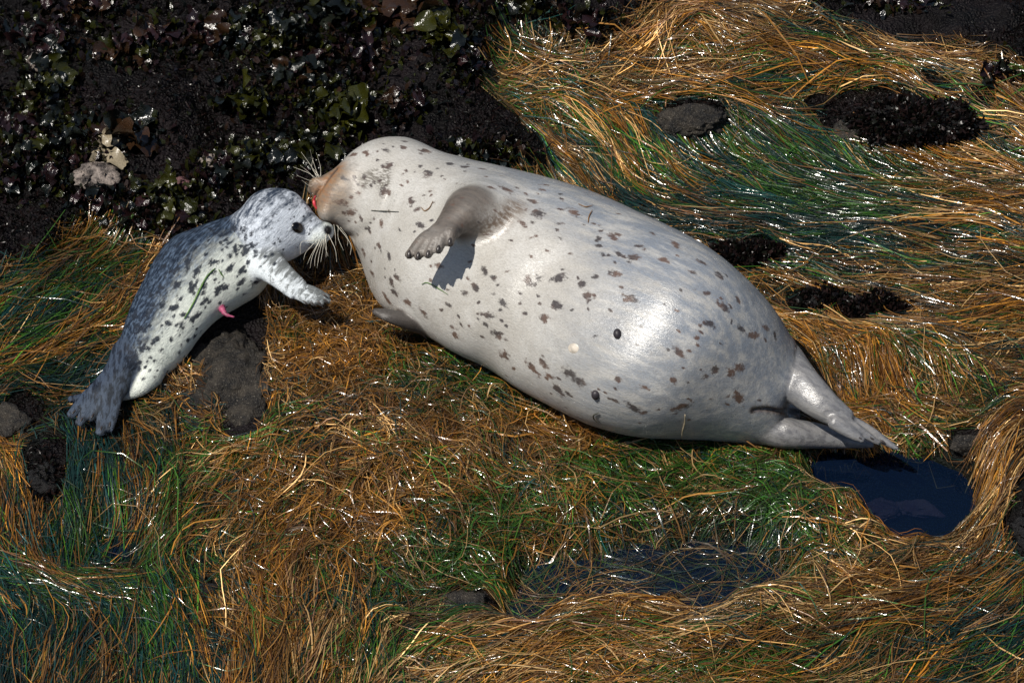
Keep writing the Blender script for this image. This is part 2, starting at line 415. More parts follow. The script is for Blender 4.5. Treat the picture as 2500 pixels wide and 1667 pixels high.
def vnormals(v, f):
    n = np.cross(v[f[:, 2]] - v[f[:, 0]], v[f[:, 3]] - v[f[:, 1]]); o = np.zeros_like(v)
    for k in range(4):
        for d in range(3): o[:, d] += np.bincount(f[:, k], n[:, d], len(v))
    return o / np.maximum(np.linalg.norm(o, axis=1), 1e-9)[:, None]
class Surf:
    def __init__(s, v, f):
        s.v = v; s.n = vnormals(v, f); s.px, s.py = proj(v); s.d = v @ V_; s.front = (s.n @ V_) > .05
    def hit(s, px, py):
        r = np.hypot(s.px - px, s.py - py); m = np.nonzero((r < 9) & s.front)[0]
        if len(m) == 0: m = np.argsort(r)[:5]
        dm = s.d[m].max(); m = m[s.d[m] > dm - .02]
        w = 1 / (r[m] + 1.); p = (s.v[m] * w[:, None]).sum(0) / w.sum(); n = (s.n[m] * w[:, None]).sum(0)
        n /= np.linalg.norm(n)
        p = pv(px, py, p, 0)
        return p, n
def spots_field(S, spots, axis3, elong=1.8, init=4.):
    fld = np.full(len(S.v), init)
    for (x, y, r) in spots:
        p, n = S.hit(x, y)
        t = axis3 - (axis3 @ n) * n; t /= np.linalg.norm(t); ang = rng.normal(0, .35); b = np.cross(n, t)
        t, b = t * math.cos(ang) + b * math.sin(ang), b * math.cos(ang) - t * math.sin(ang)
        q = S.v - p; e = elong * rng.uniform(.7, 1.3)
        d = np.sqrt((q @ t / (r * e ** .5)) ** 2 + (q @ b * e ** .5 / r) ** 2 + (q @ n / (r * 2)) ** 2)
        fld = np.minimum(fld, d)
    return fld
def poly_dist(v, pts):
    d = np.full(len(v), 9.)
    for a, b in zip(pts[:-1], pts[1:]):
        a = np.array(a); b = np.array(b); ab = b - a; t = np.clip((v - a) @ ab / (ab @ ab), 0, 1)
        d = np.minimum(d, np.linalg.norm(v - a - t[:, None] * ab, axis=1))
    return d

def tube_mesh(pts, rad, sides=6):
    pts = np.array(pts, float); n = len(pts); rad = np.zeros(n) + rad
    T = np.gradient(pts, axis=0); T /= np.linalg.norm(T, axis=1)[:, None]
    ref = np.array([.3, .2, .93]); N = np.cross(T, ref); N /= np.linalg.norm(N, axis=1)[:, None]; B = np.cross(T, N)
    a = np.arange(sides) * 2 * np.pi / sides
    v = pts[:, None] + rad[:, None, None] * (np.cos(a)[None, :, None] * N[:, None] + np.sin(a)[None, :, None] * B[:, None])
    v = np.vstack([v.reshape(-1, 3), pts[:1], pts[-1:]]); f = []
    for i in range(n - 1):
        for k in range(sides):
            f.append((i * sides + k, i * sides + (k + 1) % sides, (i + 1) * sides + (k + 1) % sides, (i + 1) * sides + k))
    f = [tuple(q) for q in f]
    for k in range(sides):
        f.append(((k + 1) % sides, k, n * sides)); f.append(((n - 1) * sides + k, (n - 1) * sides + (k + 1) % sides, n * sides + 1))
    return v, f
def mesh_py(name, v, f, mat, parent=None, smooth=True):
    me = bpy.data.meshes.new(name); me.from_pydata([tuple(map(float, p)) for p in v], [], f)
    me.polygons.foreach_set('use_smooth', [smooth] * len(f)); me.materials.append(mat); me.update()
    o = link(name, me)
    return put(o, parent) if parent else o
def blob_mesh(c, axes, radii, nu=14, nv=9):
    v, f = [], []
    for i in range(nv + 1):
        th = math.pi * i / nv
        for k in range(nu):
            ph = 2 * math.pi * k / nu
            v.append(np.array(c) + axes[0] * radii[0] * math.sin(th) * math.cos(ph) + axes[1] * radii[1] * math.sin(th) * math.sin(ph) + axes[2] * radii[2] * math.cos(th))
    for i in range(nv):
        for k in range(nu): f.append((i * nu + k, (i + 1) * nu + k, (i + 1) * nu + (k + 1) % nu, i * nu + (k + 1) % nu))
    return v, f
def frame(n, t):
    n = n / np.linalg.norm(n); t = t - (t @ n) * n; t /= np.linalg.norm(t); return [t, np.cross(n, t), n]

def simple(name, col, rough=.4, spec=.5, coat=0.0):
    m = Mat(name); v = m.obj(); k = m.noise(v, 60, 3)
    m.p(Base_Color=m.mix(m.rng(k, .3, .7), tuple(c * .7 for c in col), tuple(min(1, c * 1.2) for c in col)), Roughness=rough, Specular_IOR_Level=spec, Coat_Weight=coat)
    return m.m
MAT_CLAW = simple('claw_horn', (.045, .038, .036), .3)
MAT_EYE = simple('dark_eye', (.003, .0025, .0025), .17, .6, .0)
MAT_NOSE = simple('black_nose', (.006, .0055, .006), .6, .25)
MAT_TEAT = simple('teat_skin', (.03, .025, .03), .5)
MAT_TONGUE = simple('tongue', (.55, .05, .07), .3)
MAT_WHISK = simple('pale_whisker', (.75, .70, .58), .35)

# ---------------------------------------------------------------- mother
fs = [sp(MS)]
mother_base = MS['C'][40]
def sec(i): return {k: MS[k][i] for k in ('C', 'A', 'B', 'N1', 'N2')}
bodyF = sp(MS)
# surface depth at a pixel: march the main body
def body_hit(F, px, py, near=None, v0=.6, v1=-.6):
    vs = np.linspace(v0, v1, 480); P = np.array([pv(px, py, np.zeros(3), v) for v in vs]); d = F(P)
    k = np.nonzero(d < 0)[0]
    return P[k[0]] if len(k) else P[np.argmin(d)]
sh = body_hit(bodyF, 1170, 520)
armC = [pv(1185, 530, sh, -.07), pv(1150, 518, sh, .015), pv(1112, 538, sh, .07), pv(1085, 566, sh, .11)]
arm = limb(armC, [.100, .066, .041, .032], [.09, .056, .032, .021], flat=.7 * U_ + .5 * V_)
wr = armC[-1]
tips = [(999, 622, .115), (1021, 626, .13), (1045, 622, .14), (1070, 610, .145), (1098, 592, .14)]
dig_m = []
for k, (x, y, v) in enumerate(tips):
    t = pv(x, y, sh, v); b = wr + (k - 2) * .009 * R_
    mid = .5 * (b + t) + .010 * U_ + .008 * V_
    dig_m.append((b, mid, t))
dmF = [limb([b, c, t], [.016, .0150, .0112], [.017, .0150, .0112]) for b, c, t in dig_m]
web = limb([pv(1135, 535, sh, .05), pv(1180, 532, sh, .03), pv(1230, 514, sh, .0), pv(1285, 480, sh, -.045)], [.032, .030, .024, .010], [.04, .036, .026, .010])
lf0 = body_hit(bodyF, 1010, 780)
lowflip = limb([pv(1040, 795, lf0, -.05), pv(985, 782, lf0, -.01), pv(945, 770, lf0, .01), pv(914, 760, lf0, .012)], [.04, .034, .026, .010], [.022, .018, .014, .008], flat=U_ + .4 * V_)
hf0 = body_hit(bodyF, 1910, 920)
fwd = .035 * V_
upC = [at(1900, 890, .14), at(1948, 935, .135) + .6 * fwd, at(2005, 985, .118) + fwd, at(2060, 1022, .10) + fwd]
upF = limb(upC, [.066, .052, .040, .028], [.055, .045, .032, .019], flat=V_ + .3 * U_)
upD = [limb([at(2040, 1011, .103) + fwd, at(2105, 1044, .08) + fwd, at(2150, 1071, .062) + fwd, at(2187, 1094, .05) + fwd], [.016, .015, .011, .006], [.012, .010, .008, .005]),
       limb([at(2040, 1019, .108) + fwd, at(2090, 1048, .092) + fwd, at(2142, 1080, .07) + fwd], [.017, .014, .006], [.014, .010, .006]),
       limb([at(2035, 1029, .108) + fwd, at(2075, 1055, .095) + fwd, at(2104, 1074, .083) + fwd], [.018, .015, .007], [.015, .011, .006])]
loF = limb([at(1850, 1035, .04), at(1920, 1057, .045), at(2000, 1064, .035), at(2070, 1076, .025), at(2128, 1086, .018)], [.042, .038, .030, .018, .008], [.05, .042, .030, .015, .008])
pads = [ball(pv(774, 453, MS['C'][4], .018), (.022, .017, .024)), ball(pv(797, 512, MS['C'][6], .026), (.022, .032, .028))]
mouth_px = [(822, 412), (804, 432), (788, 454), (774, 474), (768, 490)]
mouth3 = [body_hit(bodyF, *p) for p in mouth_px]
mouth3 = [p + .004 * V_ for p in mouth3]
mouth_g = limb(mouth3, [.0035, .0045, .0055, .006, .0065], [.004, .007, .009, .012, .013])
slit_px = [(1838, 1000), (1870, 998), (1905, 1003), (1940, 1006), (1962, 1018)]
slit3 = [body_hit(lambda P: np.minimum(bodyF(P), np.minimum(upF(P), loF(P))), *p) for p in slit_px]
slit = limb(slit3, [.0025, .0035, .004, .0045, .004], [.007, .012, .017, .018, .014])
fold3 = [pv(1150, 566, sh, .03), pv(1190, 562, sh, .0), pv(1225, 545, sh, -.02), pv(1262, 515, sh, -.045)]
foldg = limb(fold3, [.010, .014, .012, .004], [.03, .03, .022, .008])
neck_px = [[(862, 580), (900, 560), (935, 525), (950, 480)], [(872, 610), (925, 590), (965, 550)], [(970, 640), (1000, 700), (985, 760)], [(880, 520), (915, 480), (925, 440)]]
neck3 = [[body_hit(bodyF, *p) for p in q] for q in neck_px]
def smax(a, b, k): return -smin(-a, -b, k)
def mother_F(P):
    d = smin(bodyF(P), arm(P), .05)
    for q in pads: d = smin(d, q(P), .012)
    d = np.maximum(d, -(mouth_g(P) - .0)) if True else d
    hnd = dmF[0](P)
    for q in dmF[1:]: hnd = smin(hnd, q(P), .002)
    d = smin(d, hnd, .016); d = smin(d, web(P), .035)
    d = smin(d, lowflip(P), .012)
    h = upF(P)
    for q in upD: h = smin(h, q(P), .003)
    d = smin(d, h, .022); d = smin(d, loF(P), .010)
    d = smax(d, -slit(P), .008); d = smax(d, -foldg(P), .016)
    return d
allC = np.vstack([MS['C'] + MS['A'][:, None], MS['C'] - MS['A'][:, None], [at(2195, 1100, .04), pv(1000, 640, sh, .18)]])
mv, mf = nets(mother_F, allC.min(0) - .05, allC.max(0) + .05, .0048)
def relax(v, f, w, n):
    ed = np.vstack([f[:, [0, 1]], f[:, [1, 2]], f[:, [2, 3]], f[:, [3, 0]]]); c = np.maximum(np.bincount(ed[:, 0], minlength=len(v)) + np.bincount(ed[:, 1], minlength=len(v)), 1)
    for _ in range(n):
        a = np.stack([np.bincount(ed[:, 0], v[ed[:, 1], d], len(v)) + np.bincount(ed[:, 1], v[ed[:, 0], d], len(v)) for d in range(3)], 1)
        v = v + (.6 * w)[:, None] * (a / c[:, None] - v)
    return v
lim = np.minimum.reduce([arm(mv), web(mv), lowflip(mv), upF(mv), loF(mv), slit(mv), foldg(mv), mouth_g(mv)] + [q(mv) for q in dmF + upD])
mv = relax(mv, mf, sstep(.003, .022, lim) * sstep(.05, .12, np.linalg.norm(mv - mouth3[3], axis=1)), 40)
Tm = MS['C'][-12] - MS['C'][12]; Tm /= np.linalg.norm(Tm)
# soft low relief: skin folds round the neck, flank ripples
mn = vnormals(mv, mf)
rx = mv @ Tm
for q, (pl, am, wd) in enumerate(zip(neck3, (.0035, .0, .0, .0), (.012, .012, .014, .014))):
    dl = poly_dist(mv, pl); mv = mv - mn * (am * np.exp(-(dl / wd) ** 2) - .5 * am * np.exp(-((dl - 2 * wd) / wd) ** 2))[:, None]
acx = (mv - MS['C'][40]) @ MS['N1'][40]
mv = mv + mn * (.0020 * fbm(rx * 26, acx * 5, 3.3, 3) * sstep(.35, .12, np.abs(rx - np.percentile(rx, 18))))[:, None]
mv = mv + mn * (.0022 * fbm(mv[:, 0] * 9, mv[:, 1] * 9, mv[:, 2] * 9, 3))[:, None]
SM = Surf(mv, mf)
c2 = [(740,165),(810,170),(815,122),(960,190),(930,215),(460,215),(555,210),(690,190),(400,390),(475,385),(540,380),(830,333),(985,355),(1050,320),(930,300),(715,298),(1240,298),(1140,280),(1360,310),(450,515),(370,555),(400,570),(395,625),(445,625),(515,665),(680,485),(500,490),(655,700),(570,750),(640,860),(520,900),(580,965),(710,930),(930,715),(1010,680),(905,603),(870,555),(1060,995),(770,1080),(730,1115),(580,1050),(840,1250),(750,1180),(690,1225),(950,1320),(1130,1270),(1080,1300),(1210,1400),(1380,1400),(1150,1420),(1170,1480),(1310,1145),(1380,1030),(1240,1185),(1440,1085),(1755,1075),(1680,1100),(1900,1085),(1755,635),(1720,550),(1910,600),(1540,465),(1415,445),(1780,460),(1665,495),(1915,530),(1640,700),(1900,700),(1900,800),(1870,1270),(1500,1250),(1400,1340),(1470,1480),(1800,1360)]
c3 = [(245,45),(430,40),(560,180),(630,165),(660,155),(560,215),(580,255),(610,265),(665,255),(690,270),(740,275),(770,215),(800,235),(900,288),(840,145),(960,205),(1045,350),(650,360),(545,375),(470,410),(350,385),(240,380),(190,400),(500,470),(535,475),(680,430),(730,490),(1100,300),(1190,370),(1285,495),(1210,530),(1120,460),(1140,620),(1300,645),(1370,680),(1430,705),(1480,680),(1430,640),(980,770),(1070,695),(1170,860),(1250,880),(1290,850),(1110,900),(950,920),(800,955),(660,915),(790,1085),(990,1055),(1230,1040),(1290,1005),(1400,1020),(1360,1080),(650,1025),(400,985),(350,970),(450,920),(410,880),(300,895),(350,905),(270,830),(215,855),(115,855),(65,785),(280,590),(340,530),(60,515),(30,680),(740,1060)]
spots = [(700 + x / 2.851, 300 + y / 2.851, rng.uniform(.005, .0135)) for x, y in c2] + [(1200 + x / 2.138, 500 + y / 2.138, rng.uniform(.005, .016)) for x, y in c3]
spots += [(rng.uniform(1120, 1900), rng.uniform(400, 800), .005) for _ in range(90)] + [(rng.uniform(830, 1150), rng.uniform(340, 700), .0045) for _ in range(70)] + [(rng.uniform(1050, 1800), rng.uniform(700, 1050), .0045) for _ in range(60)]
mfield = spots_field(SM, spots, Tm, 1.9)
lim_d = np.minimum.reduce([arm(mv), dmF[0](mv), dmF[2](mv), dmF[4](mv), lowflip(mv)])
flip = np.maximum(sstep(.02, -.005, np.minimum.reduce([q(mv) for q in dmF] + [limb(armC[1:], [.06, .05, .04], [.06, .04, .028], flat=.7 * U_ + .5 * V_)(mv)])), sstep(.012, .0, lowflip(mv)))
hind = np.maximum(sstep(.02, -.005, upF(mv)), sstep(.02, -.005, np.minimum.reduce([q(mv) for q in upD])))
hind = np.maximum(hind, sstep(.015, 0, loF(mv)))
muz = sstep(.125, .04, np.linalg.norm(mv - mouth3[2], axis=1))
stain = np.maximum(sstep(.036, .006, poly_dist(mv, mouth3)), .8 * sstep(.02, .003, poly_dist(mv, [body_hit(bodyF, *p) for p in ((812, 425), (800, 470), (795, 520), (815, 545))])))
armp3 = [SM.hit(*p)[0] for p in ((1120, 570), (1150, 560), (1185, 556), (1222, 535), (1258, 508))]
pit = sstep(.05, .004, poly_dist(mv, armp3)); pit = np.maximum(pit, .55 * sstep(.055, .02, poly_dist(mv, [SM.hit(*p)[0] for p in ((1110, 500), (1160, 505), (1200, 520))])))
patch = sstep(.030, .012, poly_dist(mv, [body_hit(bodyF, *p) for p in ((895, 440), (935, 422), (938, 445))])) * .8
tailc = sstep(.016, .003, poly_dist(mv, slit3))
# sky reflection and shade painted into the coat, towards rear and upper flank
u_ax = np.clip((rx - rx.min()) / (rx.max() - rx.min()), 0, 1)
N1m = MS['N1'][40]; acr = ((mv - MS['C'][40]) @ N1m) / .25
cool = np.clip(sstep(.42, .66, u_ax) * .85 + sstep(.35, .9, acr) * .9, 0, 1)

def coat_material(name, axis3, kind):
    m = Mat(name); yaw = math.atan2(axis3[1], axis3[0])
    vec = m.obj(); vecs = m.obj(scale=(1, 1, 1), rot=(0, 0, -yaw))
    st = m.node('ShaderNodeMapping'); m.l.new(vecs, st.inputs[0]); st.inputs['Scale'].default_value = (.22, 1, 1); st = st.outputs[0]
    hair = m.noise(st, 520 if kind == 'm' else 330, 3, .6)
    mid = m.noise(st, 90, 4, .65, .5); lo = m.noise(vec, 9, 4, .6)
    sp_ = m.attr('spot'); nz = m.noise(st, 150, 3, .7)
    nz2 = m.noise(vec, 75, 3, .6)
    spm = m.rng(m.math('ADD', m.math('ADD', sp_, m.math('MULTIPLY', m.math('SUBTRACT', nz, .5), 2.3)), m.math('MULTIPLY', m.math('SUBTRACT', nz2, .5), 2.2)), 1.3, .55)
    return m, vec, st, hair, mid, lo, spm
m, vec, st, hair, mid, lo, spm = coat_material('mother_coat', Tm, 'm')
base = m.mix(m.rng(lo, .35, .7), (.485, .463, .42), (.595, .58, .545))
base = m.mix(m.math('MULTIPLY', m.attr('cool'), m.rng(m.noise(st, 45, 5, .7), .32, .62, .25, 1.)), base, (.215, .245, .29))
base = m.mix(m.math('MULTIPLY', m.rng(mid, .5, .75), .35), base, (.36, .33, .28))
base = m.mix(m.math('MULTIPLY', m.attr('muz'), .85), base, m.mix(m.rng(mid, .35, .65), (.24, .145, .065), (.12, .075, .04)))
base = m.mix(m.math('MULTIPLY', m.attr('patch'), m.rng(nz := m.noise(st, 260, 2), .35, .6)), base, (.10, .085, .06))
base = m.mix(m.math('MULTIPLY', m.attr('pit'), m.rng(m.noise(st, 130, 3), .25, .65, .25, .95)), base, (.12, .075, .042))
base = m.mix(m.math('MULTIPLY', m.attr('flip'), .92), base, m.mix(m.rng(mid, .35, .65), (.105, .078, .058), (.05, .036, .026)))
base = m.mix(m.attr('lowf'), base, (.035, .027, .022))
base = m.mix(m.math('MULTIPLY', m.attr('hind'), .88), base, m.mix(m.rng(mid, .4, .65), (.20, .195, .195), (.09, .088, .094)))
base = m.mix(m.math('MULTIPLY', m.attr('tailc'), .9), base, (.05, .025, .015))
base = m.mix(m.math('MULTIPLY', m.attr('stain'), m.rng(m.noise(st, 120, 3), .3, .7, .1, .95)), base, (.29, .125, .04))
spc = m.mix(m.rng(lo, .4, .6), (.030, .022, .023), (.115, .058, .036))
base = m.mix(m.attr('lipl'), base, (.035, .016, .010))
base = m.mix(m.math('MULTIPLY', spm, .93), base, spc)
base = m.mix(m.rng(hair, .35, .72, 0, .34), base, (.13, .115, .10))
m.p(Base_Color=base, Roughness=m.math('ADD', m.rng(mid, .3, .7, .24, .36), m.math('MULTIPLY', m.math('ADD', m.attr('muz'), m.attr('flip')), .25)), Specular_IOR_Level=.85, Anisotropic=.6, Anisotropic_Rotation=.25)
tg = m.node('ShaderNodeCombineXYZ')
for q in range(3): tg.inputs[q].default_value = float(Tm[q])
m.l.new(tg.outputs[0], m.b.inputs['Tangent'])
m.p(Normal=m.bump(hair, .28, .004, m.bump(mid, .12, .01)))
mother = tag(empty('harbor_seal', MS['C'][44] * np.array([1, 1, 0])), 'large pale grey adult seal with dark spots lying on its side, flipper raised', 'seal')
mb = mesh_np('body', mv, mf, m.m); put(mb, mother)
m_at = [('spot', mfield), ('flip', flip), ('hind', hind), ('muz', muz), ('stain', stain), ('pit', pit), ('patch', patch), ('tailc', tailc), ('cool', cool), ('lipl', .85 * sstep(.0085, .003, poly_dist(mv, mouth3))), ('lowf', sstep(.010, .0, lowflip(mv)))]
for k, v in m_at: attr(mb, k, v)
MOTHER_MAT = m.m
def claw(p, dirv, n, L, w, parent):
    ax = frame(dirv, n); v, f = blob_mesh(p, [ax[1], ax[0], ax[2]], (w, w * .8, L), 8, 6); return mesh_py('claw', v, f, MAT_CLAW, parent)
for b, c, t in dig_m:
    p, n = SM.hit(*proj(t + .002 * U_)); claw(p + .001 * n, -.75 * U_ + .15 * V_ - .15 * R_, n, .0105, .0052, mother)
for x, y in ((2098, 1068), (2128, 1070), (2155, 1078)):
    p, n = SM.hit(x, y); claw(p, .8 * R_ - .5 * U_, n, .008, .003, mother)
for x, y, r in ((1508, 815, .0125), (1455, 963, .013)):
    p, n = SM.hit(x, y); v, f = blob_mesh(p + .002 * n, frame(n, R_), (r * .8, r, r * .75)); put_ = mesh_py('teat', v, f, MAT_TEAT, mother)
p, n = SM.hit(1400, 850); v, f = blob_mesh(p - .006 * n, frame(n, R_), (.021, .017, .0085)); o = mesh_py('wart', v, f, simple('pale_skin', (.58, .52, .44), .4), mother)
# tongue between the jaws
tp = [pv(770, 479, mouth3[3], .002), pv(767, 488, mouth3[4], .006), pv(768, 500, mouth3[4], .006), pv(774, 511, mouth3[4], .003)]
v, f = tube_mesh(crom(tp, 4), np.concatenate([np.linspace(.002, .0042, 7), np.linspace(.004, .002, 6)]), 8); mesh_py('tongue', v, f, MAT_TONGUE, mother)
def fur(v, nrm, at_, mat, dirs, wgt, count, L, lift, parent):
    i = rng.choice(len(v), count, p=wgt / wgt.sum()); n = nrm[i]
    d = dirs[i] - (dirs[i] * n).sum(1)[:, None] * n; d /= np.maximum(np.linalg.norm(d, axis=1), 1e-6)[:, None]
    b = np.cross(n, d); a = rng.normal(0, .22, count)[:, None]; d = d * np.cos(a) + b * np.sin(a); b = np.cross(n, d)
    r = v[i] + b * rng.normal(0, .002, count)[:, None] + d * rng.normal(0, .002, count)[:, None] - n * .0004
    ln = (L * rng.uniform(.5, 1.25, count))[:, None]; w = (.00055 * rng.uniform(.6, 1.3, count))[:, None]
    tip = r + d * ln + n * ln * (lift * rng.uniform(.3, 1.5, count))[:, None]
    V = np.stack([r - b * w, r + b * w, tip], 1).reshape(-1, 3)
    o = mesh_np('fur', V, np.arange(3 * count).reshape(-1, 3), mat, None, False); put(o, parent); o['kind'] = 'stuff'
    for k, val in at_: attr(o, k, np.repeat(np.asarray(val)[i], 3))
def whisker(root, tip, bow, parent, r=.0006):
    root, tip = np.array(root), np.array(tip); mid_ = .5 * (root + tip) + np.array(bow)
    K = crom([root, mid_, tip], 5); v, f = tube_mesh(K, np.linspace(r, r * .35, len(K)), 5); return mesh_py('whisker', v, f, MAT_WHISK, parent)
fw = sstep(-.2, .3, SM.n @ V_) * (1 - .7 * sstep(.42, .6, u_ax)) * (1 - .9 * np.clip(hind + .6 * flip, 0, 1)) * sstep(.002, .01, mouth_g(mv)) + 1e-9
fur(mv, SM.n, m_at, MOTHER_MAT, np.tile(Tm, (len(mv), 1)), fw, 150000, .0062, .10, mother)
wb = MS['C'][4]
for (x0, y0, x1, y1) in ((781, 432, 735, 371), (778, 434, 757, 366), (783, 431, 772, 372), (775, 438, 716, 408), (773, 441, 733, 404), (771, 444, 724, 428), (776, 437, 742, 395), (780, 435, 765, 385), (770, 447, 737, 440)):
    whisker(pv(x0, y0, wb, .03), pv(x1, y1, wb, rng.uniform(.02, .07)), .006 * rng.normal(size=3), mother)
for (x0, y0, x1, y1) in ((826, 552, 839, 612), (822, 550, 855, 622), (815, 548, 820, 600), (831, 555, 848, 600)):
    whisker(pv(x0, y0, MS['C'][10], .07), pv(x1, y1, MS['C'][10], rng.uniform(.08, .12)), .008 * rng.normal(size=3), mother)

# ---------------------------------------------------------------- pup
pbF, phF = sp(PB), sp(PH)
hc = PH['C'][10]
skull = ball(pv(664, 541, hc, 0), (.076, .072, .074))
muzF = [ball(pv(772, 577, PH['C'][20], .018), (.030, .024, .024)), ball(pv(795, 562, PH['C'][23], .006), (.018, .017, .02))]
brow = ball(pv(715, 535, hc, .035), (.03, .024, .022))
s0 = PB['C'][30]
pfC = [pv(612, 632, s0, .03), pv(655, 648, s0, .085), pv(692, 678, s0, .115), pv(726, 707, s0, .128)]
pf = limb(pfC, [.058, .043, .034, .030], [.05, .030, .019, .013], flat=.5 * U_ + .8 * V_)
ptips = [(800, 724), (801, 735), (785, 741), (767, 741), (749, 738)]
pbase = [(723, 699), (725, 705), (723, 711), (719, 716), (713, 720)]
pd = []
for (x, y), (bx, by), w in zip(ptips, pbase, (.0105, .0105, .010, .0095, .009)):
    b = pv(bx, by, s0, .125); t = pv(x, y, s0, .135); pd.append((b, t, limb([b, .5 * (b + t) + .006 * V_ + .004 * U_, t], [w, w * .95, w * .6], [w, w * .9, w * .55])))
h0 = PB['C'][2]
hp = limb([at(316, 868, .085), at(292, 905, .085), at(270, 945, .075), at(254, 970, .068)], [.046, .036, .040, .042], [.042, .026, .017, .014])
htip = [(172, 1014), (193, 1034), (222, 1022), (244, 1058), (266, 1048)]
hbase = [(248, 935), (252, 942), (262, 948), (272, 948), (284, 940)]
hd = []
for (x, y), (bx, by), w in zip(htip, hbase, (.020, .020, .019, .021, .022)):
    b = at(bx, by, .075); t = at(x, y, .055); hd.append((b, t, limb([b, .5 * (b + t) + .004 * V_, t], [w * .7, w * .9, w * .55], [.012, .0095, .006])))
hl = limb([at(365, 915, .06), at(335, 945, .05), at(290, 962, .04), at(230, 970, .035), at(172, 974, .035)], [.034, .026, .020, .018, .009], [.035, .022, .014, .012, .007], flat=U_ + V_)
hweb = limb([at(272, 938, .074), at(246, 980, .064), at(226, 1012, .057)], [.032, .040, .040], [.011, .008, .005])
def pup_F(P):
    hd_ = smin(phF(P), skull(P), .02)
    for q in muzF: hd_ = smin(hd_, q(P), .014)
    hd_ = smin(hd_, brow(P), .02)
    d = smin(pbF(P), hd_, .016)
    a = pf(P)
    for q in pd: a = smin(a, q[2](P), .0025)
    d = smin(d, a, .018)
    b = hd[0][2](P)
    for q in hd[1:]: b = smin(b, q[2](P), .004)
    b = smin(smin(b, hweb(P), .004), hp(P), .010); d = smin(d, b, .014); d = smin(d, hl(P), .012)
    return d
pc = np.vstack([PB['C'] + PB['A'][:, None], PB['C'] - PB['A'][:, None], PH['C'] + .1, PH['C'] - .1] + [np.array([q[0], q[1]]) for q in pd + hd] + [[at(165, 974, .02)]])
pvx, pfx = nets(pup_F, pc.min(0) - .04, pc.max(0) + .04, .0036)
pn = vnormals(pvx, pfx); pvx = pvx + pn * (.0013 * fbm(pvx[:, 0] * 16, pvx[:, 1] * 16, pvx[:, 2] * 16, 3))[:, None]
SP = Surf(pvx, pfx)
Tp = PB['C'][24] - PB['C'][4]; Tp /= np.linalg.norm(Tp)
# dorsal coordinate from nearest spine station
def near_u(v, Sp):
    best = np.full(len(v), 9.); u = np.zeros(len(v))
    for i in range(len(Sp['C'])):
        q = v - Sp['C'][i]; d = np.linalg.norm(q, axis=1); m_ = d < best; best[m_] = d[m_]; u[m_] = (q[m_] @ Sp['N1'][i]) / Sp['A'][i]
    return u, best
ub, db = near_u(pvx, PB); uh, dh = near_u(pvx, PH)
hdist = np.minimum(phF(pvx), skull(pvx)); headm = sstep(.02, -.002, hdist) * sstep(-.0, .016, pbF(pvx) - hdist + .008)
dors = ub
pdF = np.minimum.reduce([pf(pvx)] + [q[2](pvx) for q in pd]); pflip = sstep(.015, 0, pdF)
hdF = np.minimum.reduce([hp(pvx), hl(pvx) + .014 * sstep(240, 340, SP.px), hweb(pvx)] + [q[2](pvx) for q in hd]); phind = sstep(.015, .004, hdF)
psp = []
for _ in range(170):
    i = rng.integers(2, 36); s = rng.uniform(-.95, .98); C = PB['C'][i] + PB['N1'][i] * PB['A'][i] * s
    x, y = proj(C); psp.append((x, y, rng.uniform(.003, .0065) * (1.1 + .2 * s)))
for x, y in ((482, 662), (435, 695), (588, 690), (533, 708), (548, 702), (395, 745), (500, 735), (365, 765), (480, 770), (340, 800), (425, 750), (625, 690), (600, 612), (575, 610), (457, 640), (520, 640), (560, 655), (410, 790), (380, 830), (445, 800), (350, 850), (590, 660), (470, 700), (330, 770)): psp.append((x, y, .0105))
for _ in range(34): psp.append((rng.uniform(600, 790), rng.uniform(480, 610), rng.uniform(.002, .0042)))
pfield = spots_field(SP, psp, Tp, 1.7)
flen = np.zeros(len(pvx))
m, vec, st, hair, mid, lo, spm = coat_material('pup_coat', Tp, 'p')
du = m.math('ADD', m.attr('dors'), m.math('MULTIPLY', m.math('SUBTRACT', mid, .5), .9))
belly = m.mix(m.rng(lo, .35, .65), (.70, .74, .67), (.80, .83, .75))
back = m.mix(m.rng(m.noise(st, 150, 4, .65), .40, .68), (.010, .017, .032), (.095, .135, .20))
base = m.mix(m.rng(du, -.42, .52), belly, back)
headc = m.mix(m.rng(m.math('ADD', m.noise(st, 60, 5, .75), m.math('MULTIPLY', m.attr('crown'), .18)), .46, .74), (.70, .75, .82), (.04, .055, .085))
base = m.mix(m.attr('head'), base, headc)
base = m.mix(m.math('MULTIPLY', m.attr('pflip'), .8), base, m.mix(m.rng(m.math('ADD', mid, m.math('MULTIPLY', m.attr('armu'), .16)), .44, .62), (.66, .71, .76), (.03, .038, .055)))
base = m.mix(m.math('MULTIPLY', m.attr('phind'), .97), base, m.mix(m.rng(m.noise(m.obj(scale=(1.6, .35, 1), rot=(0, 0, -.5)), 75, 3), .42, .6), (.045, .062, .095), (.008, .011, .02)))
base = m.mix(m.math('MULTIPLY', spm, .96), base, (.016, .02, .03))
base = m.mix(m.attr('eyerim'), base, (.012, .012, .015))
base = m.mix(m.rng(hair, .38, .72, 0, .24), base, (.05, .07, .10))
m.p(Base_Color=base, Roughness=.55, Specular_IOR_Level=.16)
m.p(Normal=m.bump(hair, .5, .004, m.bump(mid, .25, .01)))
pup = tag(empty('harbor_seal', PB['C'][20] * np.array([1, 1, 0])), 'small blue-grey spotted seal pup touching the big seal\'s face', 'seal')
pb = mesh_np('body', pvx, pfx, m.m); put(pb, pup)
eye_p, eye_n = SP.hit(727, 556)
eyerim = sstep(.022, .013, np.sqrt(((pvx - eye_p) @ R_ / 1.15) ** 2 + ((pvx - eye_p) @ U_ / .75) ** 2 + ((pvx - eye_p) @ V_) ** 2))
nz_p, nz_n = SP.hit(801, 562)
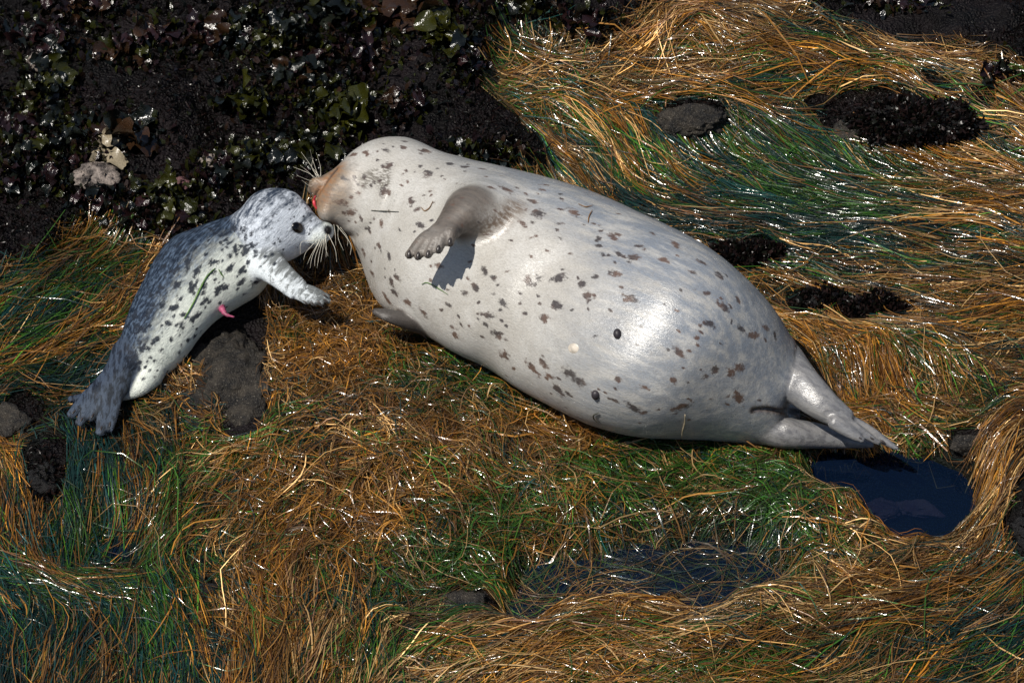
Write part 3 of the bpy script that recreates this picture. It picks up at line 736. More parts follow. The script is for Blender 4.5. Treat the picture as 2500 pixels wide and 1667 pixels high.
eyerim = np.maximum(eyerim, sstep(.017, .009, np.linalg.norm(pvx - nz_p, axis=1)))
p_at = [('spot', pfield), ('dors', dors), ('head', headm), ('pflip', pflip), ('phind', phind), ('eyerim', eyerim), ('crown', np.clip(uh, -1, 1)), ('armu', np.clip(((pvx - .5 * (pfC[1] + pfC[2])) @ (U_ * .75 + R_ * .66)) / .035, -1, 1))]
for k, v in p_at: attr(pb, k, v)
hx = PH['C'][-1] - PH['C'][0]; hx /= np.linalg.norm(hx)
fdir = -(headm[:, None] * hx + (1 - headm[:, None]) * Tp)
armx = (pfC[-1] - pfC[0]) / np.linalg.norm(pfC[-1] - pfC[0]); fdir = fdir * (1 - pflip[:, None]) + armx * pflip[:, None]
fur(pvx, SP.n, p_at, m.m, fdir, sstep(-.3, .3, SP.n @ V_) * (1 - eyerim) * (1 - .8 * phind) + 1e-9, 70000, .0062, .15, pup)
v, f = blob_mesh(eye_p - .0015 * eye_n, frame(eye_n, R_ - .25 * U_), (.019, .0135, .0085)); mesh_py('eye', v, f, MAT_EYE, pup)
p, n = SP.hit(801, 562); v, f = blob_mesh(p - .002 * n, frame(R_ + .1 * V_, U_), (.0095, .010, .0055)); mesh_py('nose', v, f, MAT_NOSE, pup)
ml = [SP.hit(x, y)[0] for x, y in ((800, 580), (788, 590), (772, 594), (752, 594))]
v, f = tube_mesh(crom(ml, 3), .0016, 6); mesh_py('mouth_line', v, f, MAT_NOSE, pup)
for b, t, _ in pd:
    p, n = SP.hit(*proj(t - .1 * (t - b))); claw(p + .002 * n, .8 * (t - b) / np.linalg.norm(t - b) - .3 * U_, n, .009, .0026, pup)
for b, t, _ in hd:
    p, n = SP.hit(*proj(t - .12 * (t - b))); claw(p, (t - b), n, .008, .0024, pup)
for x, y, x1, y1 in ((782, 583, 757, 655), (786, 584, 768, 650), (776, 585, 741, 634), (790, 583, 783, 640), (780, 588, 750, 645), (794, 580, 796, 628), (770, 588, 733, 622), (797, 570, 801, 626), (801, 572, 822, 640), (788, 586, 774, 655)):
    p, n = SP.hit(x, y); whisker(p, pv(x1, y1, p, rng.uniform(.02, .05)), .006 * rng.normal(size=3) + .004 * V_, pup)
p, n = SP.hit(541, 752)
us = [p - .004 * n, p + .5 * (pv(548, 764, p, .02) - p), pv(552, 768, p, .02), pv(572, 774, p, .02)]
v, f = tube_mesh(crom(us, 4), np.linspace(.010, .002, 13) * (1 + .25 * np.sin(np.arange(13) * 2.3)), 8); mesh_py('umbilical_stub', v, f, simple('umbilical_pink', (.34, .07, .14), .5), pup)

# ------------------------------------------------------------------ surfgrass
# (x, y, strand angle in the picture (deg, + = downwards to the right), disorder, brown, straw, green, teal)
CP = [(1300,110,20,.4,.3,.1,.6,0),(1250,250,-8,.6,.5,.3,.2,0),(1400,200,0,.4,.5,.2,.3,0),(1500,150,-25,.3,.6,.35,.05,0),(1620,100,-35,.4,.6,.4,0,0),(1720,70,15,.5,.5,.5,0,0),(1800,100,22,.3,.5,.5,0,0),(1800,10,55,.4,.4,.6,0,0),
      (2000,170,10,.3,.4,.55,.05,0),(2250,190,12,.3,.5,.4,.1,0),(2450,260,20,.3,.5,.3,.2,0),(1550,230,3,.3,.45,.35,.2,0),(1800,220,0,.15,.2,.2,.2,.4),(1950,240,-5,.15,.1,.1,.3,.5),(2050,230,-20,.3,.6,.3,.1,0),(2480,360,30,.3,.5,.3,.1,.1),
      (1420,340,35,.3,.4,.2,.4,0),(1520,350,60,.2,.35,.1,.3,.25),(1620,370,55,.2,.4,.15,.25,.2),(1750,360,35,.2,.4,.15,.3,.15),(1900,360,30,.15,.2,.1,.4,.3),(2050,390,32,.15,.2,.1,.4,.3),(2250,400,25,.2,.45,.25,.2,.1),(2400,430,18,.2,.5,.3,.1,.1),
      (1480,440,48,.2,.35,.1,.25,.3),(1620,470,38,.15,.15,.05,.4,.4),(1800,450,25,.15,.15,.05,.4,.4),(2000,470,8,.12,.3,.15,.3,.25),(2300,500,8,.12,.35,.2,.25,.2),(1650,540,15,.15,.3,.15,.2,.35),(1800,545,5,.12,.2,.1,.3,.4),(2000,545,12,.12,.35,.2,.25,.2),(2200,560,14,.12,.35,.15,.25,.25),(2420,560,10,.15,.45,.2,.2,.15),
      (1950,620,8,.12,.2,.05,.35,.4),(2150,650,12,.12,.35,.15,.25,.25),(2400,660,5,.15,.4,.2,.2,.2),(1830,680,30,.3,.55,.35,.1,0),(1920,720,38,.3,.65,.25,.1,0),(2250,720,8,.15,.45,.2,.2,.15),(2450,760,-5,.2,.5,.3,.15,.05),(2000,800,42,.3,.7,.2,.1,0),(2120,850,35,.3,.7,.25,.05,0),(2250,850,18,.3,.6,.35,.05,0),(2420,850,-15,.3,.5,.3,.2,0),
      (2150,920,75,.3,.75,.2,.05,0),(2270,940,70,.3,.75,.15,.1,0),(2400,960,60,.4,.5,.2,.3,0),(2040,940,45,.5,.6,.2,.1,.1),(2250,1030,20,.9,.4,.3,.3,0),(2470,1030,-30,.2,.55,.45,0,0),(2430,1150,-40,.15,.55,.45,0,0),(2400,1260,-35,.2,.6,.4,0,0),(2480,1420,-50,.3,.6,.2,.1,.1),
      (950,640,10,.6,.3,.3,.1,.3),(820,650,10,.4,.3,.3,.1,.3),(780,780,20,1.,.75,.2,.05,0),(720,850,-30,1.,.75,.2,.05,0),(900,870,10,1.,.75,.15,.1,0),(700,1000,20,1.,.75,.2,.05,0),(850,1000,0,1.,.7,.15,.15,0),(1000,980,10,.9,.6,.15,.25,0),(1150,960,20,.9,.55,.15,.3,0),(1300,1040,10,.8,.5,.2,.3,0),(1500,1090,0,.8,.5,.15,.35,0),(1700,1110,5,.8,.4,.15,.45,0),(1850,1130,5,.8,.1,.05,.85,0),
      (1000,1100,5,.9,.65,.15,.2,0),(1200,1130,60,.9,.65,.15,.2,0),(1400,1170,0,.9,.4,.1,.5,0),(1600,1160,-5,.8,.25,.1,.65,0),(1750,1200,5,.8,.35,.2,.45,0),(1950,1200,15,.8,.4,.35,.25,0),(2050,1260,20,.8,.4,.3,.3,0),(2000,1330,30,.9,.3,.15,.55,0),(2150,1320,10,.8,.35,.2,.45,0),(2280,1310,-20,.7,.5,.25,.25,0),(2350,1370,-40,.5,.55,.25,.2,0),
      (500,1150,-40,.5,.3,.1,.6,0),(420,1260,-45,.6,.2,.05,.7,.05),(600,1120,-30,.8,.65,.2,.15,0),(700,1200,-40,.7,.75,.2,.05,0),(900,1180,-10,.9,.65,.15,.2,0),(800,1300,-30,.8,.65,.3,.05,0),(600,1350,-45,.7,.75,.2,.05,0),(950,1300,-10,.9,.6,.3,.1,0),(1150,1240,0,.9,.5,.1,.4,0),(1300,1280,10,.8,.2,.05,.75,0),(1200,1380,0,.8,.15,.05,.8,0),(1050,1390,10,.9,.3,.1,.6,0),(960,1450,60,.8,.15,.05,.8,0),(1450,1290,10,.8,.2,.05,.7,.05),
      (1500,1370,5,.5,.1,.05,.4,.45),(1700,1360,0,.5,.1,.1,.2,.6),(1900,1300,20,.8,.3,.1,.6,0),(1900,1450,10,.8,.15,.05,.8,0),(1550,1440,0,.8,.5,.3,.2,0),(1420,1450,-20,.9,.6,.35,.05,0),
      (560,1450,60,.6,.7,.25,.05,0),(520,1560,78,.25,.55,.2,.05,.2),(680,1500,85,.4,.7,.25,.05,0),(820,1480,95,.4,.7,.2,.1,0),(780,1600,95,.25,.7,.2,.05,.05),(900,1560,80,.6,.45,.15,.4,0),(380,1500,60,.4,.3,.1,.5,.1),(250,1420,10,.5,.1,.05,.75,.1),(100,1430,20,.5,.35,.1,.45,.1),(400,1620,80,.2,.45,.1,.1,.35),(200,1600,100,.2,.35,.1,.15,.4),(50,1600,100,.25,.4,.1,.15,.35),(30,1500,60,.4,.4,.1,.3,.2),
      (100,1250,85,.25,.3,.08,.2,.42),(250,1200,85,.2,.35,.1,.15,.4),(350,1130,75,.25,.6,.15,.05,.2),(300,1060,70,.3,.5,.15,.1,.25),(180,1120,80,.25,.45,.1,.1,.35),(420,1080,70,.5,.7,.2,.1,0),(150,1330,85,.3,.15,.05,.4,.4),(300,1300,-60,.3,.1,.02,.35,.53),(480,1040,20,.9,.7,.2,.1,0),(420,960,10,.9,.7,.2,.1,0),
      (50,620,-15,.4,.75,.2,.05,0),(200,600,-25,.5,.7,.2,.1,0),(330,640,-35,.4,.7,.2,.1,0),(100,700,-35,.3,.6,.15,.2,.05),(250,720,-38,.3,.55,.15,.25,.05),(50,780,-25,.3,.5,.15,.25,.1),(180,800,-30,.3,.25,.1,.5,.15),(60,870,-22,.3,.3,.1,.4,.2),(200,880,-25,.3,.25,.1,.35,.3),(100,950,-15,.3,.3,.1,.2,.4),(10,1100,60,.4,.6,.35,.05,0),(60,1180,70,.4,.5,.15,.1,.25),
      (1000,1530,-30,.3,.45,.5,.05,0),(1150,1540,-18,.25,.45,.5,.05,0),(1350,1500,-10,.35,.5,.45,.05,0),(1500,1510,-5,.25,.5,.45,.05,0),(1700,1500,-8,.25,.5,.45,.05,0),(1900,1500,-14,.25,.5,.4,.1,0),(2100,1440,-20,.25,.5,.45,.05,0),(2250,1380,-28,.25,.55,.4,.05,0),(1100,1630,-22,.25,.55,.4,.05,0),(1300,1620,-18,.25,.5,.35,.15,0),(1500,1590,-8,.25,.5,.3,.2,0),(1700,1580,-6,.3,.4,.2,.4,0),(1900,1580,-18,.25,.35,.15,.4,.1),(2100,1570,-25,.25,.3,.15,.35,.2),(2300,1520,-28,.25,.25,.1,.25,.4),(2400,1620,-25,.25,.4,.25,.2,.15),(2450,1500,-35,.25,.25,.1,.25,.4)]
CP = np.array(CP, float)
num = 0; den = 0
for r in CP:
    w = 1 / (((gx - r[0]) ** 2 + (gy - r[1]) ** 2) + 900.) ** 1.6
    a2 = math.radians(2 * r[2])
    val = np.stack([np.cos(a2) + 0 * gx, np.sin(a2) + 0 * gx] + [np.full(gx.shape, q) for q in r[3:]], 0)
    num = num + w * val; den = den + w
FM = num / den
noGrass = np.clip(ROCK + 1.5 * blur(pupbare, 1) + blur(darks, 0) + blur(stones, 0), 0, 1)

NCL, PER, SEG = 17500, 13, 7
bx = rng.uniform(-1.5, 1.5, NCL); by = rng.uniform(-1.5, 1.62, NCL)
NS = NCL * PER; cid_ = np.repeat(np.arange(NCL), PER)
x = bx[cid_] + rng.normal(0, .0065, NS); y = by[cid_] + rng.normal(0, .0065, NS)
qx, qy = proj(np.stack([x, y, 0 * x], -1))
cpx, cpy = proj(np.stack([bx, by, 0 * bx], -1))
dis_c = samp(FM[2], cpx, cpy)
prob = np.stack([np.clip(samp(FM[k], cpx, cpy), .0, 1) for k in (3, 4, 5, 6)], 1) ** 1.25
pn_ = fbm(bx * 5, by * 5, 9.7, 3)
prob[:, 2] *= 2.1 * np.exp(2.4 * pn_); prob[:, 3] *= 4.5; prob[:, 1] *= 1.05 * np.exp(-1.5 * pn_)
prob /= prob.sum(1)[:, None]
ux = fbm(bx * 7, by * 9, 21.4, 3); ux = (np.argsort(np.argsort(ux)) + .5) / NCL; ux = np.clip(ux + rng.normal(0, .25, NCL), 0, .9999)
ux = np.abs(ux * 1.0)
cls = (ux[:, None] > np.cumsum(prob, 1)[:, :3]).sum(1)
# strands mostly follow their lock, some stray
cls_s = cls[cid_]; stray = rng.random(NS) < .12
alt = (rng.random(NS)[:, None] > np.cumsum(prob[cid_], 1)[:, :3]).sum(1); cls_s = np.where(stray, alt, cls_s)
dis = dis_c[cid_]
orient = np.where(rng.random(NCL) < .5, 1., -1.)[cid_]
c_off = rng.normal(0, 1, NCL)[cid_] * (.02 + .75 * dis ** 1.5); s_off = rng.normal(0, 1, NS) * (.05 + .25 * dis)
c_curl = rng.normal(0, 1, NCL)[cid_] * dis * 5.0 + rng.normal(0, 1, NS) * (.3 + 6.5 * dis + 6 * np.maximum(dis - .55, 0))
length = np.clip(rng.lognormal(math.log(.26), .35, NS), .09, .5) * (1.3 - .78 * dis)
step = length / SEG
lift_c = rng.random(NCL)[cid_]
lift0 = np.where(cls_s >= 2, .002 + .023 * lift_c, .002 + .028 * lift_c) + rng.normal(0, .003, NS)
arch = rng.normal(0, .007, NS) * (.5 + 1.3 * dis) + rng.uniform(0, .012, NS) * dis
ph = rng.uniform(0, 6.28, NS)
pos = np.zeros((NS, SEG + 1, 3)); alive = np.ones((NS, SEG + 1), bool)
pdir = None; cutn = rng.random(NS); cutr = .45 * rng.random(NS) ** 2
for k in range(SEG + 1):
    qx, qy = proj(np.stack([x, y, 0 * x], -1))
    ok = samp(noGrass, qx, qy) < .42 + .56 * cutn * (k > 0)
    ok &= samp(pA, qx, qy) < .30 + cutr
    alive[:, k] = ok & (alive[:, k - 1] if k else True)
    tt = k / SEG
    z = gz(x, y) + lift0 * (1 - .55 * tt) + arch * math.sin(math.pi * tt) + .0022 * np.sin(ph + 7 * tt)
    pos[:, k] = np.stack([x, y, z], -1)
    th = .5 * np.arctan2(samp(FM[1], qx, qy), samp(FM[0], qx, qy)) + .55 * fbm(x * 5, y * 5, 2.2, 2) * (.6 + .6 * dis) + c_off + s_off + c_curl * step * k * np.sign(np.sin(ph)) + .30 * dis * np.sin(ph * 3 + 9 * tt)
    d = np.stack([np.cos(th), -np.sin(th) / math.sin(DELTA)], -1); d /= np.linalg.norm(d, axis=1)[:, None]; d *= orient[:, None]
    if pdir is not None:
        s = np.sign((d * pdir).sum(1)); s[s == 0] = 1; d *= s[:, None]
    pdir = d; x = x + d[:, 0] * step; y = y + d[:, 1] * step
# pool areas: thin out
qx, qy = proj(pos[:, 4] * np.array([1, 1, 0])); inpA = samp(pA, qx, qy); inpB = samp(pB, qx, qy)
keep = alive[:, 0] & (alive.sum(1) >= 4)
keep &= ~((inpA > .35) & (rng.random(NS) < .97)); keep &= ~((inpB > .5) & (rng.random(NS) < .52))
wet = (inpB > .5)
pos, alive, cls_s, ph, dis, lift_c, cid_, wet = pos[keep], alive[keep], cls_s[keep], ph[keep], dis[keep], lift_c[keep], cid_[keep], wet[keep]
last = alive.sum(1) - 1
for k in range(1, SEG + 1):                      # cut strands pile their remaining points at the cut
    dead = ~alive[:, k]; pos[dead, k] = pos[dead, k - 1] + .15 * (pos[dead, k - 1] - pos[dead, k - 2] if k > 1 else 0)
n = len(pos)
pos[wet, :, 2] = np.maximum(pos[wet, :, 2], WZ[1] + rng.normal(-.002, .003, wet.sum())[:, None])
T = np.gradient(pos, axis=1); T /= np.maximum(np.linalg.norm(T, axis=2), 1e-9)[..., None]
side = np.cross(T, np.array([0, 0, 1.])); side /= np.maximum(np.linalg.norm(side, axis=2), 1e-9)[..., None]
upv = np.cross(side, T)
tw = rng.normal(0, .55, n)[:, None] + (rng.normal(0, 1.1, n))[:, None] * np.linspace(-1, 1, SEG + 1)[None] + .35 * np.sin(ph[:, None] + np.linspace(0, 7, SEG + 1)[None])
wdt = np.clip(rng.lognormal(math.log(.00080), .38, n), .0004, .0020)[:, None] * np.sin(np.pi * np.clip(np.linspace(.12, 1.0, SEG + 1), 0, .97))[None] ** .5
off = (side * np.cos(tw)[..., None] + upv * np.sin(tw)[..., None]) * wdt[..., None]
Vg = np.stack([pos - off, pos + off], 2)          # n, SEG+1, 2, 3
pal = np.array([[.14, .050, .004], [.37, .20, .06], [.014, .058, .007], [.003, .020, .018]])
pal2 = np.array([[.34, .150, .018], [.56, .37, .16], [.040, .115, .010], [.007, .038, .034]])
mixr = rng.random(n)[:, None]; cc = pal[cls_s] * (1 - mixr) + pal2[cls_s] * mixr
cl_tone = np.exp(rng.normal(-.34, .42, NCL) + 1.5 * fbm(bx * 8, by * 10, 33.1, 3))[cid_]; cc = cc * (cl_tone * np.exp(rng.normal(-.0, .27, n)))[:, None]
gap_dark = rng.random(n) < .34; cc[gap_dark & (cls_s < 2)] *= np.array([.35, .28, .35])  # random strands darkened to stand in for shaded gaps between locks
cc[wet] = cc[wet] * .5 + np.array([.03, .035, .03]) * .5
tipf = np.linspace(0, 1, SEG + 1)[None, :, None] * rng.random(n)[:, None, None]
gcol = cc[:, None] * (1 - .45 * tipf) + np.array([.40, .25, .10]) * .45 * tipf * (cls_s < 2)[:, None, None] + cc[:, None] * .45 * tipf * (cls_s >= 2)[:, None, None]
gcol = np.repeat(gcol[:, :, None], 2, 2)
m = Mat('surfgrass_blade'); col = m.attr('Col', 'Color'); vec = m.obj()
m.p(Base_Color=m.mix(m.rng(m.noise(vec, 40, 2), .3, .7, .0, .25), col, (.03, .02, .01)), Roughness=.35, Specular_IOR_Level=.25, Coat_Weight=.7, Coat_Roughness=.13)
bn = m.bump(m.noise(vec, 170, 2), .35, .002); m.p(Normal=bn, Coat_Normal=bn)
GRASS = m.m
mpx, mpy = proj(pos[:, 0])
line_y = np.interp(mpx, [0, 300, 850, 1900, 2200, 2500], [1000, 950, 640, 1000, 1100, 1000])
front_y = np.interp(mpx, [0, 900, 1100, 1400, 1700, 2000, 2300, 2500], [2200, 1560, 1500, 1440, 1430, 1430, 1360, 1330])
left = (mpx < 620) & (mpy < 1000)
gi = np.where(left, 1, np.where(mpy > front_y, 3, np.where((mpy < line_y) | (mpx > 2200) & (mpy < 1100), 0, 2)))
fb = np.array([[2 * k, 2 * k + 1, 2 * k + 3, 2 * k + 2] for k in range(SEG)])
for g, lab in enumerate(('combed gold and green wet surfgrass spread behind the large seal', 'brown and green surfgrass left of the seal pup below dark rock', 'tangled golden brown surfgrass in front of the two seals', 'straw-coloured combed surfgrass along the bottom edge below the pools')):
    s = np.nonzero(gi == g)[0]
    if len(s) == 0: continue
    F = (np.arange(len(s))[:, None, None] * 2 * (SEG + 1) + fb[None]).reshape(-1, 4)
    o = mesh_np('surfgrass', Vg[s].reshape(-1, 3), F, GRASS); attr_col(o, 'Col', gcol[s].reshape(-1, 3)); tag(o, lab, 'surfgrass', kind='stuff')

# loose blades lying on the seals
MAT_LG = simple('green_blade', (.07, .16, .02), .35); MAT_LB = simple('brown_blade', (.20, .10, .03), .4); MAT_LD = simple('dark_blade', (.05, .05, .035), .45)
def loose(S, pts, mat, lab, w=.0018):
    K = crom(np.array(pts, float), 4); P = np.array([S.hit(a, b)[0] for a, b in K])
    Nn = np.array([S.hit(a, b)[1] for a, b in K]); P = P + Nn * .0025
    v, f = tube_mesh(P, np.concatenate([np.linspace(w * .6, w, len(P) - len(P) // 2), np.linspace(w, w * .4, len(P) // 2)]), 5)
    tag(mesh_py('grass_blade', v, f, mat), lab, 'grass blade', 'loose grass blades on the seals')
loose(SP, [(449, 778), (470, 742), (488, 705), (505, 675), (525, 655)], MAT_LG, 'long green grass blade lying across the pup\'s belly', .0024)
loose(SP, [(533, 658), (539, 668), (546, 678)], MAT_LG, 'short green blade scrap near the pup\'s shoulder')
loose(SM, [(1031, 694), (1045, 690), (1075, 706), (1095, 719)], MAT_LG, 'thin looped green blade on the large seal\'s chest', .0013)
loose(SM, [(1436, 545), (1438, 530), (1446, 515)], MAT_LB, 'small bent brown blade on the large seal\'s upper flank', .0016)
loose(SM, [(1412, 500), (1430, 507), (1448, 503)], MAT_LB, 'tiny brown blade just above the bent one on the flank', .0013)
loose(SM, [(908, 514), (935, 516), (975, 518)], MAT_LD, 'dark straight twig-like blade on the large seal\'s throat', .0015)
loose(SM, [(1030, 508), (1038, 516), (1050, 508), (1058, 492)], MAT_LB, 'curved orange-brown blade left of the raised flipper', .0015)
loose(SM, [(1672, 1010), (1671, 1030), (1666, 1050), (1664, 1068)], simple('pale_blade', (.4, .33, .22), .4), 'pale dry blade hanging at the large seal\'s lower belly', .002)
loose(SM, [(1462, 1006), (1450, 1012), (1452, 1022), (1464, 1032)], MAT_LD, 'dark hooked blade below the lower teat', .0018)

# ------------------------------------------------------------------ rocks
def rock_mat(name, a, b, speck, bare=False):
    m = Mat(name); v = m.obj(); n1 = m.noise(v, 26, 5, .65); n2 = m.noise(v, 210, 3, .75); vo = m.voro(v, 260)
    c = m.mix(m.rng(n1, .35, .65), a, b); c = m.mix(m.rng(n2, .56, .72), c, speck); c = m.mix(m.rng(vo, .18, .05), c, tuple(q * 1.4 for q in speck))
    m.p(Base_Color=c, Roughness=m.rng(n1, .3, .7, .35, .65), Specular_IOR_Level=.3, Normal=m.bump(m.math('ADD', n2, m.math('MULTIPLY', m.noise(v, 60, 4, .7), 1.6)), .9, .007)); return m.m
R_GRAN = rock_mat('granite', (.011, .0105, .0105), (.042, .035, .027), (.17, .15, .12))
R_DARK = rock_mat('dark_wet_rock', (.005, .005, .005), (.012, .011, .011), (.03, .027, .027))
R_PINK = rock_mat('coralline_stone', (.10, .04, .05), (.16, .08, .08), (.24, .15, .15))
R_WHITE = rock_mat('barnacle_crust', (.015, .012, .012), (.36, .30, .26), (.45, .4, .36))
def rock(px, py, sx, sy, sz, mat, lab, rot=0., dz=0., cat='rock', seed=0, turf=0, zz=None):
    c = on(px, py) if zz is None else at(px, py, zz)
    import bmesh
    bm = bmesh.new(); bmesh.ops.create_icosphere(bm, subdivisions=5 if sx > .07 else 4, radius=1.)
    V = np.array([v.co[:] for v in bm.verts]); F = [tuple(v.index for v in f.verts) for f in bm.faces]; bm.free()
    k = 1 + .55 * fbm(V[:, 0] * 1.4 + seed, V[:, 1] * 1.4, V[:, 2] * 1.4 + seed, 5) - .30 * np.abs(fbm(V[:, 0] * 2.6 + seed, V[:, 1] * 2.6, V[:, 2] * 2.6 + 3, 3)) + .16 * fbm(V[:, 0] * 8 + seed, V[:, 1] * 8, V[:, 2] * 8, 4) + .12 * np.round(2.5 * fbm(V[:, 0] * 2 + 5 + seed, V[:, 1] * 2, V[:, 2] * 2, 2)) / 2.5
    V = V * k[:, None] * np.array([sx, sy, sz]); ca, sa = math.cos(rot), math.sin(rot)
    V = np.stack([V[:, 0] * ca - V[:, 1] * sa, V[:, 0] * sa + V[:, 1] * ca, V[:, 2]], -1)
    root = empty('rock', c + np.array([0, 0, dz])); tag(root, lab, cat)
    o = mesh_py('stone', V + np.array(root.location), F, mat, root)
    if turf:
        W = V + np.array(root.location); i = rng.integers(0, len(W), turf); b = W[i]; nn = V[i] / np.linalg.norm(V[i], axis=1)[:, None]
        s = nn[:, 2] > -.1; put(tufts('turf_algae', b[s], nn[s], .016, (.1, .3)), root)['kind'] = 'stuff'
    return root
m = Mat('black_turf_algae'); vec = m.obj(); col = m.attr('Col', 'Color')
m.p(Base_Color=col, Roughness=.3, Specular_IOR_Level=.2); TURF = m.m
def tufts(name, b, nn, size, wr=(.18, .45)):
    n = len(b); d = nn + rng.normal(0, .75, (n, 3)); d /= np.linalg.norm(d, axis=1)[:, None]
    s = np.cross(d, rng.normal(size=(n, 3))); s /= np.linalg.norm(s, axis=1)[:, None]
    L = size * rng.uniform(.4, 1.3, n)[:, None]; w = L * rng.uniform(wr[0], wr[1], n)[:, None]
    bend = .35 * L * np.cross(d, s)
    v = np.stack([b - s * w * .4 - d * L * .2, b + s * w * .4 - d * L * .2, b + s * w + d * L * .5, b - s * w + d * L * .5, b + s * w * .6 + d * L + bend, b - s * w * .6 + d * L + bend], 1)
    f = np.array([[0, 1, 2, 3], [3, 2, 4, 5]]); F = (np.arange(n)[:, None, None] * 6 + f).reshape(-1, 4)
    o = mesh_np(name, v.reshape(-1, 3), F, TURF)
    base = np.array([[.003, .0024, .0024], [.007, .0045, .0042], [.011, .006, .0055], [.004, .0045, .003]])[rng.integers(0, 4, n)] * rng.uniform(.6, 1.6, n)[:, None]
    attr_col(o, 'Col', np.repeat(base, 6, 0)); return o

rock(560, 920, .125, .19, .064, R_GRAN, 'speckled dark grey granite rock bared under the pup\'s belly', rot=-.12, dz=-.022, seed=3)
rock(1690, 292, .08, .05, .04, R_GRAN, 'dark rock showing through combed grass above the large seal', dz=-.005, seed=5)
rock(2090, 318, .065, .045, .03, R_GRAN, 'smooth grey stone left of the algae-covered rock at right', dz=0, seed=12)
rock(2230, 300, .14, .08, .05, R_DARK, 'broad black algae-covered rock in the grass at upper right', dz=-.01, seed=7, turf=9000)
rock(1830, 625, .10, .035, .03, R_DARK, 'black turf-covered rock against the large seal\'s back', dz=-.005, seed=14, turf=7000)
rock(2020, 740, .075, .05, .035, R_DARK, 'wet black knobbly rock right of the large seal, left piece', dz=-.005, seed=21, turf=2500)
rock(2140, 765, .085, .05, .035, R_DARK, 'wet black rock right of the large seal, right piece with algae', dz=-.008, seed=23, turf=7000)
rock(25, 1040, .05, .06, .035, R_GRAN, 'grey-brown rock at the left edge beside the pup\'s tail', dz=0, seed=31)
rock(110, 1165, .045, .05, .03, R_DARK, 'dark wet rock near the left edge below the grey one', dz=-.004, seed=33, turf=300)
rock(507, 1442, .028, .024, .02, R_DARK, 'tiny dark stone peeping out of brown grass at lower left', dz=0, seed=41)
rock(1125, 1472, .06, .035, .03, R_GRAN, 'grey stone at the lower left end of the long pool', dz=-.002, seed=43)
rock(2515, 1290, .05, .09, .05, R_DARK, 'dark rock at the right edge below the blue pool', dz=-.01, seed=45, turf=300)
rock(2365, 1085, .04, .03, .028, R_GRAN, 'pebbly crusted rock at the upper right rim of the blue pool', dz=0, seed=47)
rock(2150, 1240, .05, .04, .012, R_PINK, 'brownish stone under water at the bottom of the blue pool', seed=51, zz=-.14)
rock(2320, 1160, .06, .06, .014, R_PINK, 'pinkish slab under water at the right side of the blue pool', seed=53, zz=-.10)
rock(2250, 1235, .06, .04, .012, R_PINK, 'reddish stone under water near the front rim of the blue pool', seed=55, zz=-.14)
rock(1290, 1490, .035, .03, .02, R_PINK, 'pink coralline stone in the left end of the long pool', seed=57, zz=-.06)
rock(1460, 1370, .03, .02, .012, R_PINK, 'small pink stone in the middle of the long pool', seed=59, zz=-.06)
rock(235, 435, .06, .05, .022, R_WHITE, 'pale barnacle-crusted rock among dark seaweed left of the pup', dz=.005, seed=61)
rock(95, 160, .022, .035, .02, R_WHITE, 'small bright white crusted stone at upper left', rot=.5, dz=.006, seed=63)
rock(510, 400, .022, .02, .014, R_WHITE, 'little pale crusted stone above the pup\'s back', dz=.006, seed=65)
rock(440, 455, .03, .025, .02, R_PINK, 'pink-crusted stone just above the pup\'s back', dz=.004, seed=67)

# black turf carpet on the bare shelf
n = 200000; tx = rng.uniform(-1.6, 1.6, n); ty = rng.uniform(-.8, 1.85, n)
qx, qy = proj(np.stack([tx, ty, 0 * tx], -1)); s = samp(np.clip(ROCK + 1.2 * blur(darks, 1), 0, 1), qx, qy) > .35
tx, ty = tx[s], ty[s]; dens = fbm(tx * 4, ty * 4, 7.7, 3); s = (dens > -.25 * rng.random(len(tx)) - .05) | (samp(blur(darks, 1), *proj(np.stack([tx, ty, 0 * tx], -1))) > .25); tx, ty = tx[s], ty[s]
b = np.stack([tx, ty, gz(tx, ty)], -1)
tag(tufts('turf_algae', b, np.tile([.25, -.75, .7], (len(b), 1)), .017, (.05, .13)), 'fine black turf algae carpeting the dark rock shelf', 'algae', kind='stuff')

# ------------------------------------------------------------------ leafy seaweed
def sw_mat(name, a, b, rough=.19):
    m = Mat(name); v = m.obj(); oi = m.node('ShaderNodeObjectInfo')
    c = m.mix(oi.outputs['Random'], a, b); c = m.mix(m.rng(m.noise(v, 45, 3), .4, .7), c, tuple(q * .45 for q in a))
    m.p(Base_Color=c, Roughness=rough, Specular_IOR_Level=.5, Normal=m.bump(m.noise(v, 11, 2), .55, .0026)); return m.m
SW = {'olive': sw_mat('olive_seaweed', (.013, .015, .002), (.034, .034, .004)), 'purple': sw_mat('purple_seaweed', (.010, .005, .006), (.026, .011, .011)),
      'dark': sw_mat('blackish_seaweed', (.005, .007, .007), (.012, .014, .009)), 'brown': sw_mat('brown_seaweed', (.02, .010, .005), (.045, .022, .010)),
      'pale': sw_mat('bleached_seaweed', (.30, .25, .17), (.38, .32, .22), .3)}
